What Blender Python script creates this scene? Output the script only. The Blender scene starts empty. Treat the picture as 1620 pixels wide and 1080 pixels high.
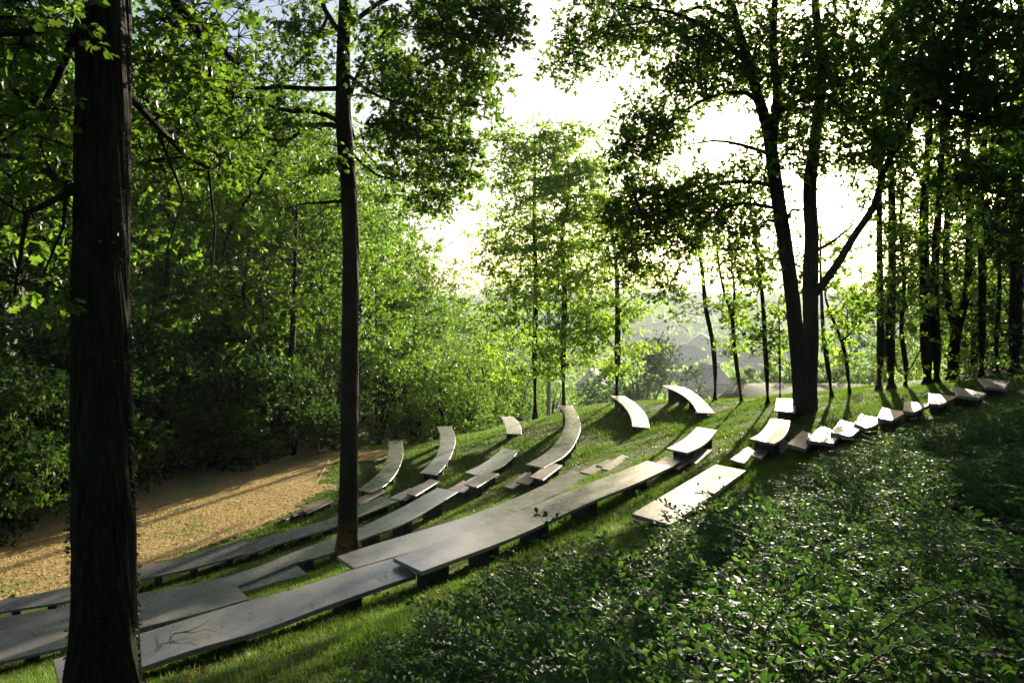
import bpy, math, random
import numpy as np
from mathutils import Vector

random.seed(7)
rng = np.random.default_rng(7)
S = bpy.context.scene
COL = S.collection

# ------------------------------------------------------------------ camera, sky, sun
F = 1157.0                      # focal length in pixels of the 1620 px wide photograph
HY = 470.0                      # row of the horizon
cam = bpy.data.cameras.new('camera')
camo = bpy.data.objects.new('camera', cam)
COL.objects.link(camo)
camo.location = (0, 0, 0)
camo.rotation_euler = (math.radians(90), 0, 0)
cam.sensor_width = 36.0
cam.lens = 36.0 * F / 1620.0
cam.shift_y = -(540.0 - HY) / 1620.0
cam.clip_start = 0.05
cam.clip_end = 6000
S.camera = camo

SUN_AZ = math.radians(24.6)     # to the right of the view axis (+Y)
SUN_EL = math.radians(11.5)
w = bpy.data.worlds.new('World')
S.world = w
w.use_nodes = True
nt = w.node_tree
bg = nt.nodes['Background']
sky = nt.nodes.new('ShaderNodeTexSky')
sky.sky_type = 'NISHITA'
sky.sun_disc = False
sky.sun_elevation = SUN_EL
sky.sun_rotation = SUN_AZ
sky.altitude = 100
sky.air_density = .8
sky.dust_density = 3.5
sky.ozone_density = 1.5
nt.links.new(sky.outputs[0], bg.inputs[0])
bg.inputs[1].default_value = 0.057

sun = bpy.data.lights.new('sun', 'SUN')
suno = bpy.data.objects.new('sun', sun)
COL.objects.link(suno)
sun.energy = 5.0
sun.angle = math.radians(0.6)
sun.color = (1.0, 0.89, 0.70)
sd = Vector((math.sin(SUN_AZ) * math.cos(SUN_EL), math.cos(SUN_AZ) * math.cos(SUN_EL), math.sin(SUN_EL)))
suno.rotation_euler = sd.to_track_quat('Z', 'Y').to_euler()

S.view_settings.view_transform = 'Standard'
S.view_settings.look = 'None'
S.view_settings.gamma = 1.0
S.view_settings.use_curve_mapping = False
S.view_settings.exposure = 1.9
S.render.engine = 'CYCLES'
cy = S.cycles
cy.max_bounces = 6
cy.diffuse_bounces = 3
cy.glossy_bounces = 2
cy.transmission_bounces = 4
cy.volume_bounces = 0
cy.use_denoising = True
cy.sample_clamp_indirect = 6.0

# ------------------------------------------------------------------ small helpers
def srt(x):
    return x * x * (3 - 2 * x)

def sstep(a, b, x):
    return srt(np.clip((x - a) / (b - a), 0, 1))

def P(px, py, Y):
    return np.array([(px - 810.0) / F * Y, Y, (HY - py) / F * Y])

_lat = np.random.default_rng(3).random((256, 256))
def vnoise(x, y):
    x = np.asarray(x, float); y = np.asarray(y, float)
    xi = np.floor(x).astype(int); yi = np.floor(y).astype(int)
    fx = srt(x - xi); fy = srt(y - yi)
    a = _lat[xi & 255, yi & 255]; b = _lat[(xi + 1) & 255, yi & 255]
    c = _lat[xi & 255, (yi + 1) & 255]; d = _lat[(xi + 1) & 255, (yi + 1) & 255]
    return (a * (1 - fx) + b * fx) * (1 - fy) + (c * (1 - fx) + d * fx) * fy

def fbm(x, y, o=3):
    s = 0; a = 0.5
    for i in range(o):
        s = s + a * (vnoise(x * 2 ** i + 17 * i, y * 2 ** i + 5 * i) - 0.5); a *= 0.5
    return s

# ------------------------------------------------------------------ the terrain as a function
CX, CY_ = -20.0, 27.0           # centre of the amphitheatre
PR = [0, 15.2, 16.2, 17.1, 20, 22, 23.4, 25.5, 27.5, 28.6, 31, 33.6, 40, 60, 200]
PZ = [-6.33, -6.33, -6.25, -6.08, -5.35, -4.72, -4.28, -3.55, -2.88, -2.52, -1.98, -1.5, -.6, 1.2, 4.0]
CRX = [-300, -60, -20, -10, -5, -2.8, 1, 3.5, 5.2, 6.6, 7.8, 9.7, 13, 20, 40, 300]
CRY = [60, 48, 40, 35, 33, 32.6, 31.6, 31.2, 29.5, 25.5, 22, 20.6, 19.8, 18.5, 18, 18]
_rr = np.linspace(0, 200, 2001)
_pz = np.interp(_rr, PR, PZ)
_k = np.ones(9) / 9
_pz = np.convolve(np.pad(_pz, 4, mode='edge'), _k, 'valid')
_cx = np.linspace(-300, 300, 1201)
_cyv = np.convolve(np.pad(np.interp(_cx, CRX, CRY), 2, mode='edge'), np.ones(5) / 5, 'valid')

def H(x, y):
    x = np.asarray(x, float); y = np.asarray(y, float)
    r = np.hypot(x - CX, y - CY_)
    z = np.interp(r, _rr, _pz)
    d = (y - np.interp(x, _cx, _cyv))
    sp = np.where(d > 12, d, 2.0 * np.log1p(np.exp(np.clip(d, -40, 12) / 2.0)))
    near = z - 0.36 * sp + 0.02 * 0
    valley = -46.0 + 4 * fbm(x / 90, y / 90)
    far = sstep(620, 1350, y) * 62 + sstep(200, 900, np.abs(x + 60)) * 8
    valley = valley + far * (0.8 + 0.5 * fbm(x / 260 + 9, y / 260)) + sstep(420, 800, y) * 10 * fbm(x / 60, y / 60)
    z2 = np.maximum(near, valley)
    k = 3.0
    hsm = np.clip(0.5 + 0.5 * (near - valley) / k, 0, 1)
    z2 = valley * (1 - hsm) + near * hsm + k * hsm * (1 - hsm)
    # a level field beyond the crest on the right
    yy = y
    T = -6.2 - 0.30 * np.maximum(yy - 53, 0)
    m = sstep(9.0, 17.0, x) * sstep(26, 32, y)
    z3 = z2 * (1 - m) + np.maximum(z2, T) * m
    z3 = z3 + 0.05 * fbm(x / 1.7, y / 1.7) * sstep(15.6, 17.5, r)
    return z3

def ray(px, py, off=0.0, y0=1.0, y1=60.0):
    """distance at which the line of sight through a pixel meets the ground raised by off"""
    Y = np.arange(y0, y1, 0.05)
    x = (px - 810.0) / F * Y; z = (HY - py) / F * Y
    g = H(x, Y) + off
    i = np.argmax(g > z)
    if g[i] <= z[i]:
        i = int(np.argmin(np.abs(g - z) + (Y < 8) * 99))
    return np.array([x[i], Y[i], g[i]])

# ------------------------------------------------------------------ mesh helpers
def mesh_np(name, verts, faces, mats, smooth=False, mi=None):
    me = bpy.data.meshes.new(name)
    verts = np.asarray(verts, np.float32); faces = np.asarray(faces, np.int32)
    n = faces.shape[1]
    me.vertices.add(len(verts)); me.vertices.foreach_set('co', verts.ravel())
    me.loops.add(faces.size); me.loops.foreach_set('vertex_index', faces.ravel())
    me.polygons.add(len(faces)); me.polygons.foreach_set('loop_start', np.arange(0, faces.size, n, dtype=np.int32))
    if mi is not None:
        me.polygons.foreach_set('material_index', np.asarray(mi, np.int32))
    if smooth:
        me.polygons.foreach_set('use_smooth', np.ones(len(faces), bool))
    for m in (mats if isinstance(mats, (list, tuple)) else [mats]):
        me.materials.append(m)
    me.update(calc_edges=True)
    return me

def link(name, me, parent=None, loc=None, rz=0.0, sc=None):
    o = bpy.data.objects.new(name, me)
    COL.objects.link(o)
    if parent is not None: o.parent = parent
    if loc is not None: o.location = tuple(float(v) for v in loc)
    if rz: o.rotation_euler = (0, 0, rz)
    if sc is not None: o.scale = (sc, sc, sc) if np.isscalar(sc) else sc
    return o

def tag(o, label=None, cat=None, group=None, kind=None):
    if label: o['label'] = label
    if cat: o['category'] = cat
    if group: o['group'] = group
    if kind: o['kind'] = kind
    return o

def thing(name, label, cat, loc=(0, 0, 0), rz=0.0, group=None, sc=None):
    o = link(name, None, None, loc, rz, sc)
    return tag(o, label, cat, group)

class MB:
    """collects polygons of any size"""
    def __init__(s): s.v = []; s.f = []
    def add(s, vs, fs):
        b = len(s.v); s.v += [tuple(map(float, v)) for v in vs]; s.f += [tuple(b + i for i in f) for f in fs]
    def box(s, c, e, rz=0.0):
        ca, sa = math.cos(rz), math.sin(rz); vs = []
        for dz in (-1, 1):
            for dx, dy in ((-1, -1), (1, -1), (1, 1), (-1, 1)):
                x, y = dx * e[0], dy * e[1]
                vs.append((c[0] + x * ca - y * sa, c[1] + x * sa + y * ca, c[2] + dz * e[2]))
        s.add(vs, [(3, 2, 1, 0), (4, 5, 6, 7), (0, 1, 5, 4), (1, 2, 6, 5), (2, 3, 7, 6), (3, 0, 4, 7)])
    def mesh(s, name, mat, smooth=False):
        me = bpy.data.meshes.new(name); me.from_pydata(s.v, [], s.f)
        for m in (mat if isinstance(mat, (list, tuple)) else [mat]): me.materials.append(m)
        if smooth:
            for p in me.polygons: p.use_smooth = True
        me.update(); return me

def tubes(paths, sides=6):
    """paths: list of (points n x 3, radii n) -> verts, tri faces"""
    V = []; Fc = []; b = 0
    ang = np.linspace(0, 2 * np.pi, sides, endpoint=False)
    ca, sa = np.cos(ang), np.sin(ang)
    for pts, rad in paths:
        pts = np.asarray(pts, float); n = len(pts)
        if n < 2: continue
        t = np.gradient(pts, axis=0); t /= np.linalg.norm(t, axis=1)[:, None] + 1e-9
        up = np.array([0, 0, 1.0]) if abs(t[0][2]) < 0.8 else np.array([1.0, 0, 0])
        u = np.cross(t, up); u /= np.linalg.norm(u, axis=1)[:, None] + 1e-9
        v = np.cross(t, u)
        R = np.asarray(rad, float)[:, None, None]
        ring = pts[:, None, :] + R * (ca[None, :, None] * u[:, None, :] + sa[None, :, None] * v[:, None, :])
        V.append(ring.reshape(-1, 3))
        i = np.arange(n - 1)[:, None] * sides + b; j = np.arange(sides)[None, :]; j2 = (j + 1) % sides
        a = (i + j).ravel(); c = (i + j2).ravel(); d = a + sides; e = c + sides
        Fc.append(np.stack([a, c, e], 1)); Fc.append(np.stack([a, e, d], 1))
        b += n * sides
    return np.concatenate(V), np.concatenate(Fc)

# leaf templates: x across, y along, z normal
LT2 = (np.array([[0, 0, 0], [.30, .45, .07], [0, 1, 0], [-.30, .45, .07]]), np.array([[0, 1, 2], [0, 2, 3]]))
LT6 = (np.array([[0, 0, 0], [0, .5, -.06], [0, 1, -.02], [.17, .2, .02], [.34, .62, .05], [.2, .86, 0], [-.17, .2, .02], [-.34, .62, .05], [-.2, .86, 0]]),
       np.array([[0, 3, 1], [3, 4, 1], [1, 4, 5], [1, 5, 2], [0, 1, 6], [6, 1, 7], [1, 8, 7], [1, 2, 8]]))
LTO = (np.array([[0, 0, 0], [.1, .22, .02], [.30, .38, .05], [.14, .5, 0], [.33, .7, .05], [.12, .86, 0], [0, 1, -.05],
                 [-.12, .86, 0], [-.33, .7, .05], [-.14, .5, 0], [-.30, .38, .05], [-.1, .22, .02], [0, .5, -.05]]),
       np.array([[0, 1, 12], [1, 2, 3], [1, 3, 12], [3, 4, 5], [3, 5, 12], [5, 6, 12], [6, 7, 12], [7, 8, 9], [7, 9, 12], [9, 10, 11], [9, 11, 12], [11, 0, 12]]))

LTS = (LT2[0] * [.86, 1, 1], LT2[1]); LTN = (LT6[0] * [.8, 1, 1], LT6[1])

def leaves(pos, axis, nrm, size, tmpl):
    tv, tf = tmpl
    a = axis / (np.linalg.norm(axis, axis=1)[:, None] + 1e-9)
    s = np.cross(a, nrm); s /= np.linalg.norm(s, axis=1)[:, None] + 1e-9
    n = np.cross(s, a)
    V = pos[:, None, :] + size[:, None, None] * (tv[None, :, 0:1] * s[:, None, :] + tv[None, :, 1:2] * a[:, None, :] + tv[None, :, 2:3] * n[:, None, :])
    Fc = tf[None] + (np.arange(len(pos)) * len(tv))[:, None, None]
    return V.reshape(-1, 3), Fc.reshape(-1, 3)

def unit(v):
    return v / (np.linalg.norm(v, axis=-1, keepdims=True) + 1e-9)

# ------------------------------------------------------------------ materials
def mat(name):
    m = bpy.data.materials.new(name); m.use_nodes = True
    return m, m.node_tree.nodes, m.node_tree.links, m.node_tree.nodes['Principled BSDF']

def ramp(N, L, src, stops):
    r = N.new('ShaderNodeValToRGB')
    el = r.color_ramp.elements
    el[0].position = stops[0][0]; el[0].color = (*stops[0][1], 1)
    el[1].position = stops[-1][0]; el[1].color = (*stops[-1][1], 1)
    for p, c in stops[1:-1]:
        e = el.new(p); e.color = (*c, 1)
    L.new(src, r.inputs[0]); return r.outputs[0]

def noise(N, L, scale, detail=3.0, coord=None, rough=0.55, stretch=None):
    n = N.new('ShaderNodeTexNoise'); n.inputs['Scale'].default_value = scale
    n.inputs['Detail'].default_value = detail; n.inputs['Roughness'].default_value = rough
    tc = N.new('ShaderNodeTexCoord'); out = tc.outputs[coord or 'Object']
    if stretch:
        mp = N.new('ShaderNodeMapping'); mp.inputs['Scale'].default_value = stretch
        L.new(out, mp.inputs[0]); out = mp.outputs[0]
    L.new(out, n.inputs['Vector'])
    return n.outputs[0]

def mixc(N, L, f, a, b, mode='MIX'):
    m = N.new('ShaderNodeMix'); m.data_type = 'RGBA'; m.blend_type = mode
    for s, i in ((f, 0), (a, 6), (b, 7)):
        if hasattr(s, 'links') or isinstance(s, bpy.types.NodeSocket): L.new(s, m.inputs[i])
        elif i == 0: m.inputs[0].default_value = s
        else: m.inputs[i].default_value = (*s, 1)
    return m.outputs[2]

def bump(N, L, h, strength, dist, bs):
    b = N.new('ShaderNodeBump'); b.inputs['Strength'].default_value = strength; b.inputs['Distance'].default_value = dist
    L.new(h, b.inputs['Height']); L.new(b.outputs[0], bs.inputs['Normal'])

def leafmat(name, c1, c2, t1, t2, rough=0.45, tf=0.5, spec=0.35):
    m, N, L, bs = mat(name)
    g = N.new('ShaderNodeNewGeometry')
    c = mixc(N, L, g.outputs['Random Per Island'], c1, c2)
    t = mixc(N, L, g.outputs['Random Per Island'], t1, t2)
    L.new(c, bs.inputs['Base Color']); bs.inputs['Roughness'].default_value = rough
    bs.inputs['Specular IOR Level'].default_value = spec
    tr = N.new('ShaderNodeBsdfTranslucent'); L.new(t, tr.inputs[0])
    mx = N.new('ShaderNodeMixShader'); mx.inputs[0].default_value = tf
    L.new(bs.outputs[0], mx.inputs[1]); L.new(tr.outputs[0], mx.inputs[2])
    L.new(mx.outputs[0], N['Material Output'].inputs[0])
    return m

M_OAK = leafmat('oak_leaf', (.035, .065, .012), (.06, .10, .018), (.09, .20, .012), (.19, .31, .025))
M_MAPLE = leafmat('maple_leaf', (.05, .11, .018), (.08, .14, .025), (.24, .46, .03), (.40, .55, .06), tf=.62, spec=.2)
M_WOOD = leafmat('woodland_leaf', (.035, .075, .015), (.065, .11, .02), (.10, .27, .012), (.27, .42, .03), spec=.2)
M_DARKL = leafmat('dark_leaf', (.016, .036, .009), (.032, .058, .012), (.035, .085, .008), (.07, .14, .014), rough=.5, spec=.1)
M_SHRUB = leafmat('shrub_leaf', (.028, .075, .022), (.055, .12, .03), (.05, .15, .015), (.13, .27, .03), rough=.55, tf=.38, spec=.08)
M_SHOOT = leafmat('young_shoot_leaf', (.06, .13, .03), (.10, .19, .04), (.12, .28, .03), (.22, .38, .05), rough=.45, tf=.4, spec=.15)
M_IVY = leafmat('ivy_leaf', (.02, .05, .015), (.035, .075, .02), (.05, .12, .015), (.09, .18, .02), rough=.4, tf=.3)
M_GRASS = leafmat('grass_blade', (.04, .085, .010), (.085, .115, .018), (.09, .22, .012), (.19, .29, .03), rough=.6, tf=.42, spec=.2)
M_LITTER = leafmat('dry_leaf', (.16, .075, .03), (.32, .19, .07), (.25, .12, .03), (.4, .25, .08), rough=.6, tf=.25)

M_LITTER2 = leafmat('tan_chip', (.40, .28, .12), (.62, .48, .24), (.5, .34, .12), (.6, .45, .18), rough=.7, tf=.3, spec=.15)

def m_bark(name, c1, c2, moss, stretch=(7, 7, 1.5), bs_=0.7, dist=.03):
    m, N, L, bs = mat(name)
    n1 = noise(N, L, 6.0, 6, stretch=stretch, rough=.65)
    n2 = noise(N, L, 1.3, 4)
    c = ramp(N, L, n1, [(.32, c1), (.66, c2)])
    f = ramp(N, L, n2, [(.48, (0, 0, 0)), (.66, (.7, .7, .7))])
    L.new(mixc(N, L, f, c, moss), bs.inputs['Base Color'])
    bs.inputs['Roughness'].default_value = .9; bs.inputs['Specular IOR Level'].default_value = .15
    bump(N, L, n1, bs_, dist, bs)
    return m
M_BARK = m_bark('bark', (.007, .005, .004), (.034, .026, .019), (.02, .027, .008))
M_BARKSUN = m_bark('bark_sun_tinted_foot', (.008, .006, .004), (.04, .03, .02), (.03, .03, .01))
_n = M_BARKSUN.node_tree.nodes; _l = M_BARKSUN.node_tree.links; _b = _n['Principled BSDF']
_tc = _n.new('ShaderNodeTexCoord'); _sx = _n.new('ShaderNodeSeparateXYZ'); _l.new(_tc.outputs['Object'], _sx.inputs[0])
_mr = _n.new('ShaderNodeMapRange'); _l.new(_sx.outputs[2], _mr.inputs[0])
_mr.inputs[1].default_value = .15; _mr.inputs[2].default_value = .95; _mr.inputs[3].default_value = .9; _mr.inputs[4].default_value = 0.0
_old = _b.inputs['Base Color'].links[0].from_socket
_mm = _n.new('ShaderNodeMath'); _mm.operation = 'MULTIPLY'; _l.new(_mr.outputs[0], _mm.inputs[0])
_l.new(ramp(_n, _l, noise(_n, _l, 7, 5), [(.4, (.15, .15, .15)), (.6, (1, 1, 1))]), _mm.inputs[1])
_l.new(mixc(_n, _l, _mm.outputs[0], _old, (.34, .20, .03)), _b.inputs['Base Color'])  # orange sunlight on the trunk foot, painted into the bark colour
M_BARKD = m_bark('bark_dark', (.008, .006, .005), (.024, .019, .014), (.014, .02, .007), stretch=(3, 3, .8))

# lawn and slope
m, N, L, bs = mat('mossy_grass_ground')
n1 = noise(N, L, 1.1, 6, rough=.6); n2 = noise(N, L, 9.0, 5, rough=.7); n3 = noise(N, L, 0.35, 3); n4 = noise(N, L, 45.0, 3, rough=.7)
c = ramp(N, L, n1, [(.32, (.055, .095, .018)), (.5, (.10, .135, .025)), (.62, (.13, .13, .035)), (.74, (.10, .07, .03))])
c2 = ramp(N, L, n2, [(.3, (.35, .35, .35)), (.7, (1.3, 1.3, 1.3))])
c = mixc(N, L, 1.0, c, c2, 'MULTIPLY')
f = ramp(N, L, n4, [(.4, (.5, .5, .5)), (.65, (1.2, 1.2, 1.2))])
c = mixc(N, L, .8, c, f, 'MULTIPLY')
L.new(c, bs.inputs['Base Color']); bs.inputs['Roughness'].default_value = .95; bs.inputs['Specular IOR Level'].default_value = .1
bump(N, L, n2, 1.0, .08, bs)
M_GROUND = m

m, N, L, bs = mat('valley_ground')
n1 = noise(N, L, .02, 5, rough=.6)
L.new(ramp(N, L, n1, [(.35, (.04, .07, .02)), (.5, (.09, .12, .04)), (.65, (.05, .08, .03))]), bs.inputs['Base Color'])
bs.inputs['Roughness'].default_value = 1; bs.inputs['Specular IOR Level'].default_value = 0
M_VALLEY = m

m, N, L, bs = mat('leafy_gravel')
n1 = noise(N, L, .55, 4); n2 = noise(N, L, 14, 5, rough=.75); n3 = noise(N, L, 55, 3, rough=.8)
c = ramp(N, L, n1, [(.38, (.46, .34, .15)), (.55, (.50, .37, .16)), (.68, (.26, .29, .08))])
c2 = ramp(N, L, n2, [(.32, (.4, .38, .36)), (.68, (1.35, 1.3, 1.2))])
c = mixc(N, L, 1.0, c, c2, 'MULTIPLY')
c3 = ramp(N, L, n3, [(.35, (.5, .5, .5)), (.65, (1.3, 1.3, 1.3))])
c = mixc(N, L, .8, c, c3, 'MULTIPLY')
L.new(c, bs.inputs['Base Color']); bs.inputs['Roughness'].default_value = .95; bs.inputs['Specular IOR Level'].default_value = .1
bump(N, L, n2, .9, .05, bs)
M_STAGE = m

m, N, L, bs = mat('pale_field')
n1 = noise(N, L, .8, 5); n2 = noise(N, L, 12, 4, rough=.7)
c = ramp(N, L, n1, [(.35, (.52, .47, .34)), (.6, (.45, .43, .27))])
c = mixc(N, L, .6, c, ramp(N, L, n2, [(.3, (.6, .6, .6)), (.7, (1.2, 1.2, 1.2))]), 'MULTIPLY')
L.new(c, bs.inputs['Base Color']); bs.inputs['Roughness'].default_value = .95
bump(N, L, n2, .6, .04, bs)
M_FIELD = m

def m_slab(name, base, streak):
    m, N, L, bs = mat(name)
    n1 = noise(N, L, 1.6, 5, rough=.6); n2 = noise(N, L, 22, 4, rough=.7); n3 = noise(N, L, 5, 5, rough=.7)
    ns = noise(N, L, 9.0, 4, rough=.6, stretch=(.35, 6, 6))
    b = np.array(base)
    c = ramp(N, L, n1, [(.3, tuple(b * .68)), (.48, tuple(b * .95)), (.6, tuple(b * 1.1)), (.74, tuple(b * np.array([1.45, 1.3, 1.1])))])
    c = mixc(N, L, .7, c, ramp(N, L, n2, [(.3, (.88, .88, .88)), (.68, (1.08, 1.07, 1.06))]), 'MULTIPLY')
    if streak:
        c = mixc(N, L, .9, c, ramp(N, L, ns, [(.35, (.5, .48, .46)), (.62, (1.4, 1.35, 1.3))]), 'MULTIPLY')
    L.new(c, bs.inputs['Base Color'])
    rr = N.new('ShaderNodeMapRange'); L.new(n3, rr.inputs[0]); rr.inputs[1].default_value = .35; rr.inputs[2].default_value = .7
    rr.inputs[3].default_value = .24 if not streak else .34; rr.inputs[4].default_value = .34 if not streak else .5
    L.new(rr.outputs[0], bs.inputs['Roughness']); bs.inputs['Specular IOR Level'].default_value = .8; bs.inputs['Metallic'].default_value = .35 if not streak else .2
    if streak: bump(N, L, ns, .25, .003, bs)
    return m
M_SLAB = m_slab('slate_slab', (.25, .235, .23), False)
M_SLABF = m_slab('grained_slab', (.21, .17, .15), True)
m, N, L, bs = mat('leg_timber')
n1 = noise(N, L, 12, 4, stretch=(1, 1, .3))
L.new(ramp(N, L, n1, [(.3, (.018, .015, .013)), (.7, (.05, .042, .036))]), bs.inputs['Base Color']); bs.inputs['Roughness'].default_value = .85
M_LEG = m

def m_plain(name, c, rough=.8, var=.25, scale=3.0, spec=.3, metal=0):
    m, N, L, bs = mat(name)
    n1 = noise(N, L, scale, 4); b = np.array(c)
    L.new(ramp(N, L, n1, [(.3, tuple(b * (1 - var))), (.7, tuple(b * (1 + var)))]), bs.inputs['Base Color'])
    bs.inputs['Roughness'].default_value = rough; bs.inputs['Specular IOR Level'].default_value = spec; bs.inputs['Metallic'].default_value = metal
    return m
M_RENDER = m_plain('house_render', (.42, .39, .35), var=.08, scale=.5)
M_SLATE = m_plain('roof_slate', (.10, .105, .12), rough=.8, var=.2, scale=.6, spec=.1)
M_WIN = m_plain('window_glass', (.03, .035, .04), rough=.12, spec=.6)
M_FRAME = m_plain('white_paint', (.75, .74, .72), var=.05)
M_SHUT = m_plain('shutter_paint', (.6, .6, .62), var=.06)
M_POLE = m_plain('weathered_pole', (.38, .33, .27), var=.15)
M_PEELED = m_plain('pale_stick', (.5, .42, .3), var=.15, scale=8)
M_TWIG = m_plain('twig_bark', (.05, .035, .025), var=.3, scale=20)

# ------------------------------------------------------------------ haze
hz = MB(); hz.box((0, 900, -18), (1500, 1010, 48))
# (built as one closed box: x -1500..1500, y -110..1910, z -66..30)
hm = bpy.data.materials.new('morning_haze'); hm.use_nodes = True
hn = hm.node_tree; hn.nodes.clear()
ho = hn.nodes.new('ShaderNodeOutputMaterial'); hv = hn.nodes.new('ShaderNodeVolumePrincipled')
hv.inputs['Color'].default_value = (.84, .92, 1, 1); hv.inputs['Density'].default_value = .00021
hv.inputs['Anisotropy'].default_value = .3
hn.links.new(hv.outputs[0], ho.inputs['Volume'])
haze = tag(link('haze', hz.mesh('haze', hm)), 'pale blue morning haze filling the valley', None, None, 'stuff')
haze.display_type = 'WIRE'

# ------------------------------------------------------------------ ground sheets
def axis_pts(dense_a, dense_b, step, far_a, far_b):
    p = list(np.arange(dense_a, dense_b + 1e-6, step))
    s = step; v = dense_b
    while v < far_b: s *= 1.14; v += s; p.append(v)
    s = step; v = dense_a
    while v > far_a: s *= 1.14; v -= s; p.insert(0, v)
    return np.array(p)

gx = axis_pts(-24, 22, .22, -1480, 1480); gy = axis_pts(-2, 36, .22, -100, 1900)
X, Yg = np.meshgrid(gx, gy)
Z = H(X, Yg)
nx, ny = len(gx), len(gy)
idx = np.arange(nx * ny).reshape(ny, nx)
q = np.stack([idx[:-1, :-1], idx[:-1, 1:], idx[1:, 1:], idx[1:, :-1]], -1).reshape(-1, 4)
cyc = Yg[:-1, :-1].ravel()
cxx = X[:-1, :-1].ravel()
mi = ((cyc > 75) | (np.abs(cxx) > 90)).astype(int)
ground = tag(link('ground', mesh_np('ground', np.stack([X.ravel(), Yg.ravel(), Z.ravel()], 1), q, [M_GROUND, M_VALLEY], True, mi)), kind='structure')

def sheet(name, inside, m, x0, x1, y0, y1, st, lift):
    xs = np.arange(x0, x1, st); ys = np.arange(y0, y1, st)
    A, B = np.meshgrid(xs, ys); Zs = H(A, B) + lift
    ids = np.arange(A.size).reshape(A.shape)
    qq = np.stack([ids[:-1, :-1], ids[:-1, 1:], ids[1:, 1:], ids[1:, :-1]], -1).reshape(-1, 4)
    keep = inside(A[:-1, :-1] + st / 2, B[:-1, :-1] + st / 2).ravel()
    qq = qq[keep]
    u, inv = np.unique(qq.ravel(), return_inverse=True)
    V = np.stack([A.ravel(), B.ravel(), Zs.ravel()], 1)[u]
    return tag(link(name, mesh_np(name, V, inv.reshape(-1, 4), m, True)), kind='structure')

def in_stage(x, y):
    r = np.hypot(x - CX, y - CY_); a = np.arctan2(y - CY_, x - CX)
    edge = 15.25 + .35 * 1.0 * np.interp(a, [-1.2, -.5, -.2, .15, 1.2], [0, -.8, -3.6, -6.6, -7])  + 1.6 * fbm(x * .7, y * .7) + .7 * fbm(x * 4, y * 4)
    strip = (y - (29.7 + (x + 7.2) * .33) > -1.6) & (y - (29.7 + (x + 7.2) * .33) < 1.2) & (x > -9) & (x < -5.0)
    return (r < edge) | strip
sheet('stage_ground', in_stage, M_STAGE, -38, -2, 8, 44, .12, .012)

def in_field(x, y):
    return (y > 37 + .6 * fbm(x, y)) & (y < np.interp(x, [9, 16, 26, 60], [42.0, 45.0, 51, 52]) + 1.0 * fbm(x * .6, y * .6)) & (x > 14.6 + .8 * fbm(y, y * .5))
sheet('pale_field', in_field, M_FIELD, 8, 60, 36, 54, .3, .02)

# ------------------------------------------------------------------ stone benches
def resample(poly, n):
    p = np.asarray(poly, float)
    d = np.concatenate([[0], np.cumsum(np.linalg.norm(np.diff(p, axis=0), axis=1))]); d /= d[-1]
    t = np.linspace(0, 1, n)
    # smooth through the points with a Catmull-Rom-like cubic where there are enough of them
    if len(p) < 3: return np.stack([np.interp(t, d, p[:, k]) for k in range(p.shape[1])], 1)
    m_ = np.gradient(p, d, axis=0)
    i = np.clip(np.searchsorted(d, t, side='right') - 1, 0, len(p) - 2)
    h = (d[i + 1] - d[i]); s = ((t - d[i]) / h)
    h00 = 2 * s ** 3 - 3 * s ** 2 + 1; h10 = s ** 3 - 2 * s ** 2 + s; h01 = -2 * s ** 3 + 3 * s ** 2; h11 = s ** 3 - s ** 2
    return h00[:, None] * p[i] + (h10 * h)[:, None] * m_[i] + h01[:, None] * p[i + 1] + (h11 * h)[:, None] * m_[i + 1]

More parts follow.
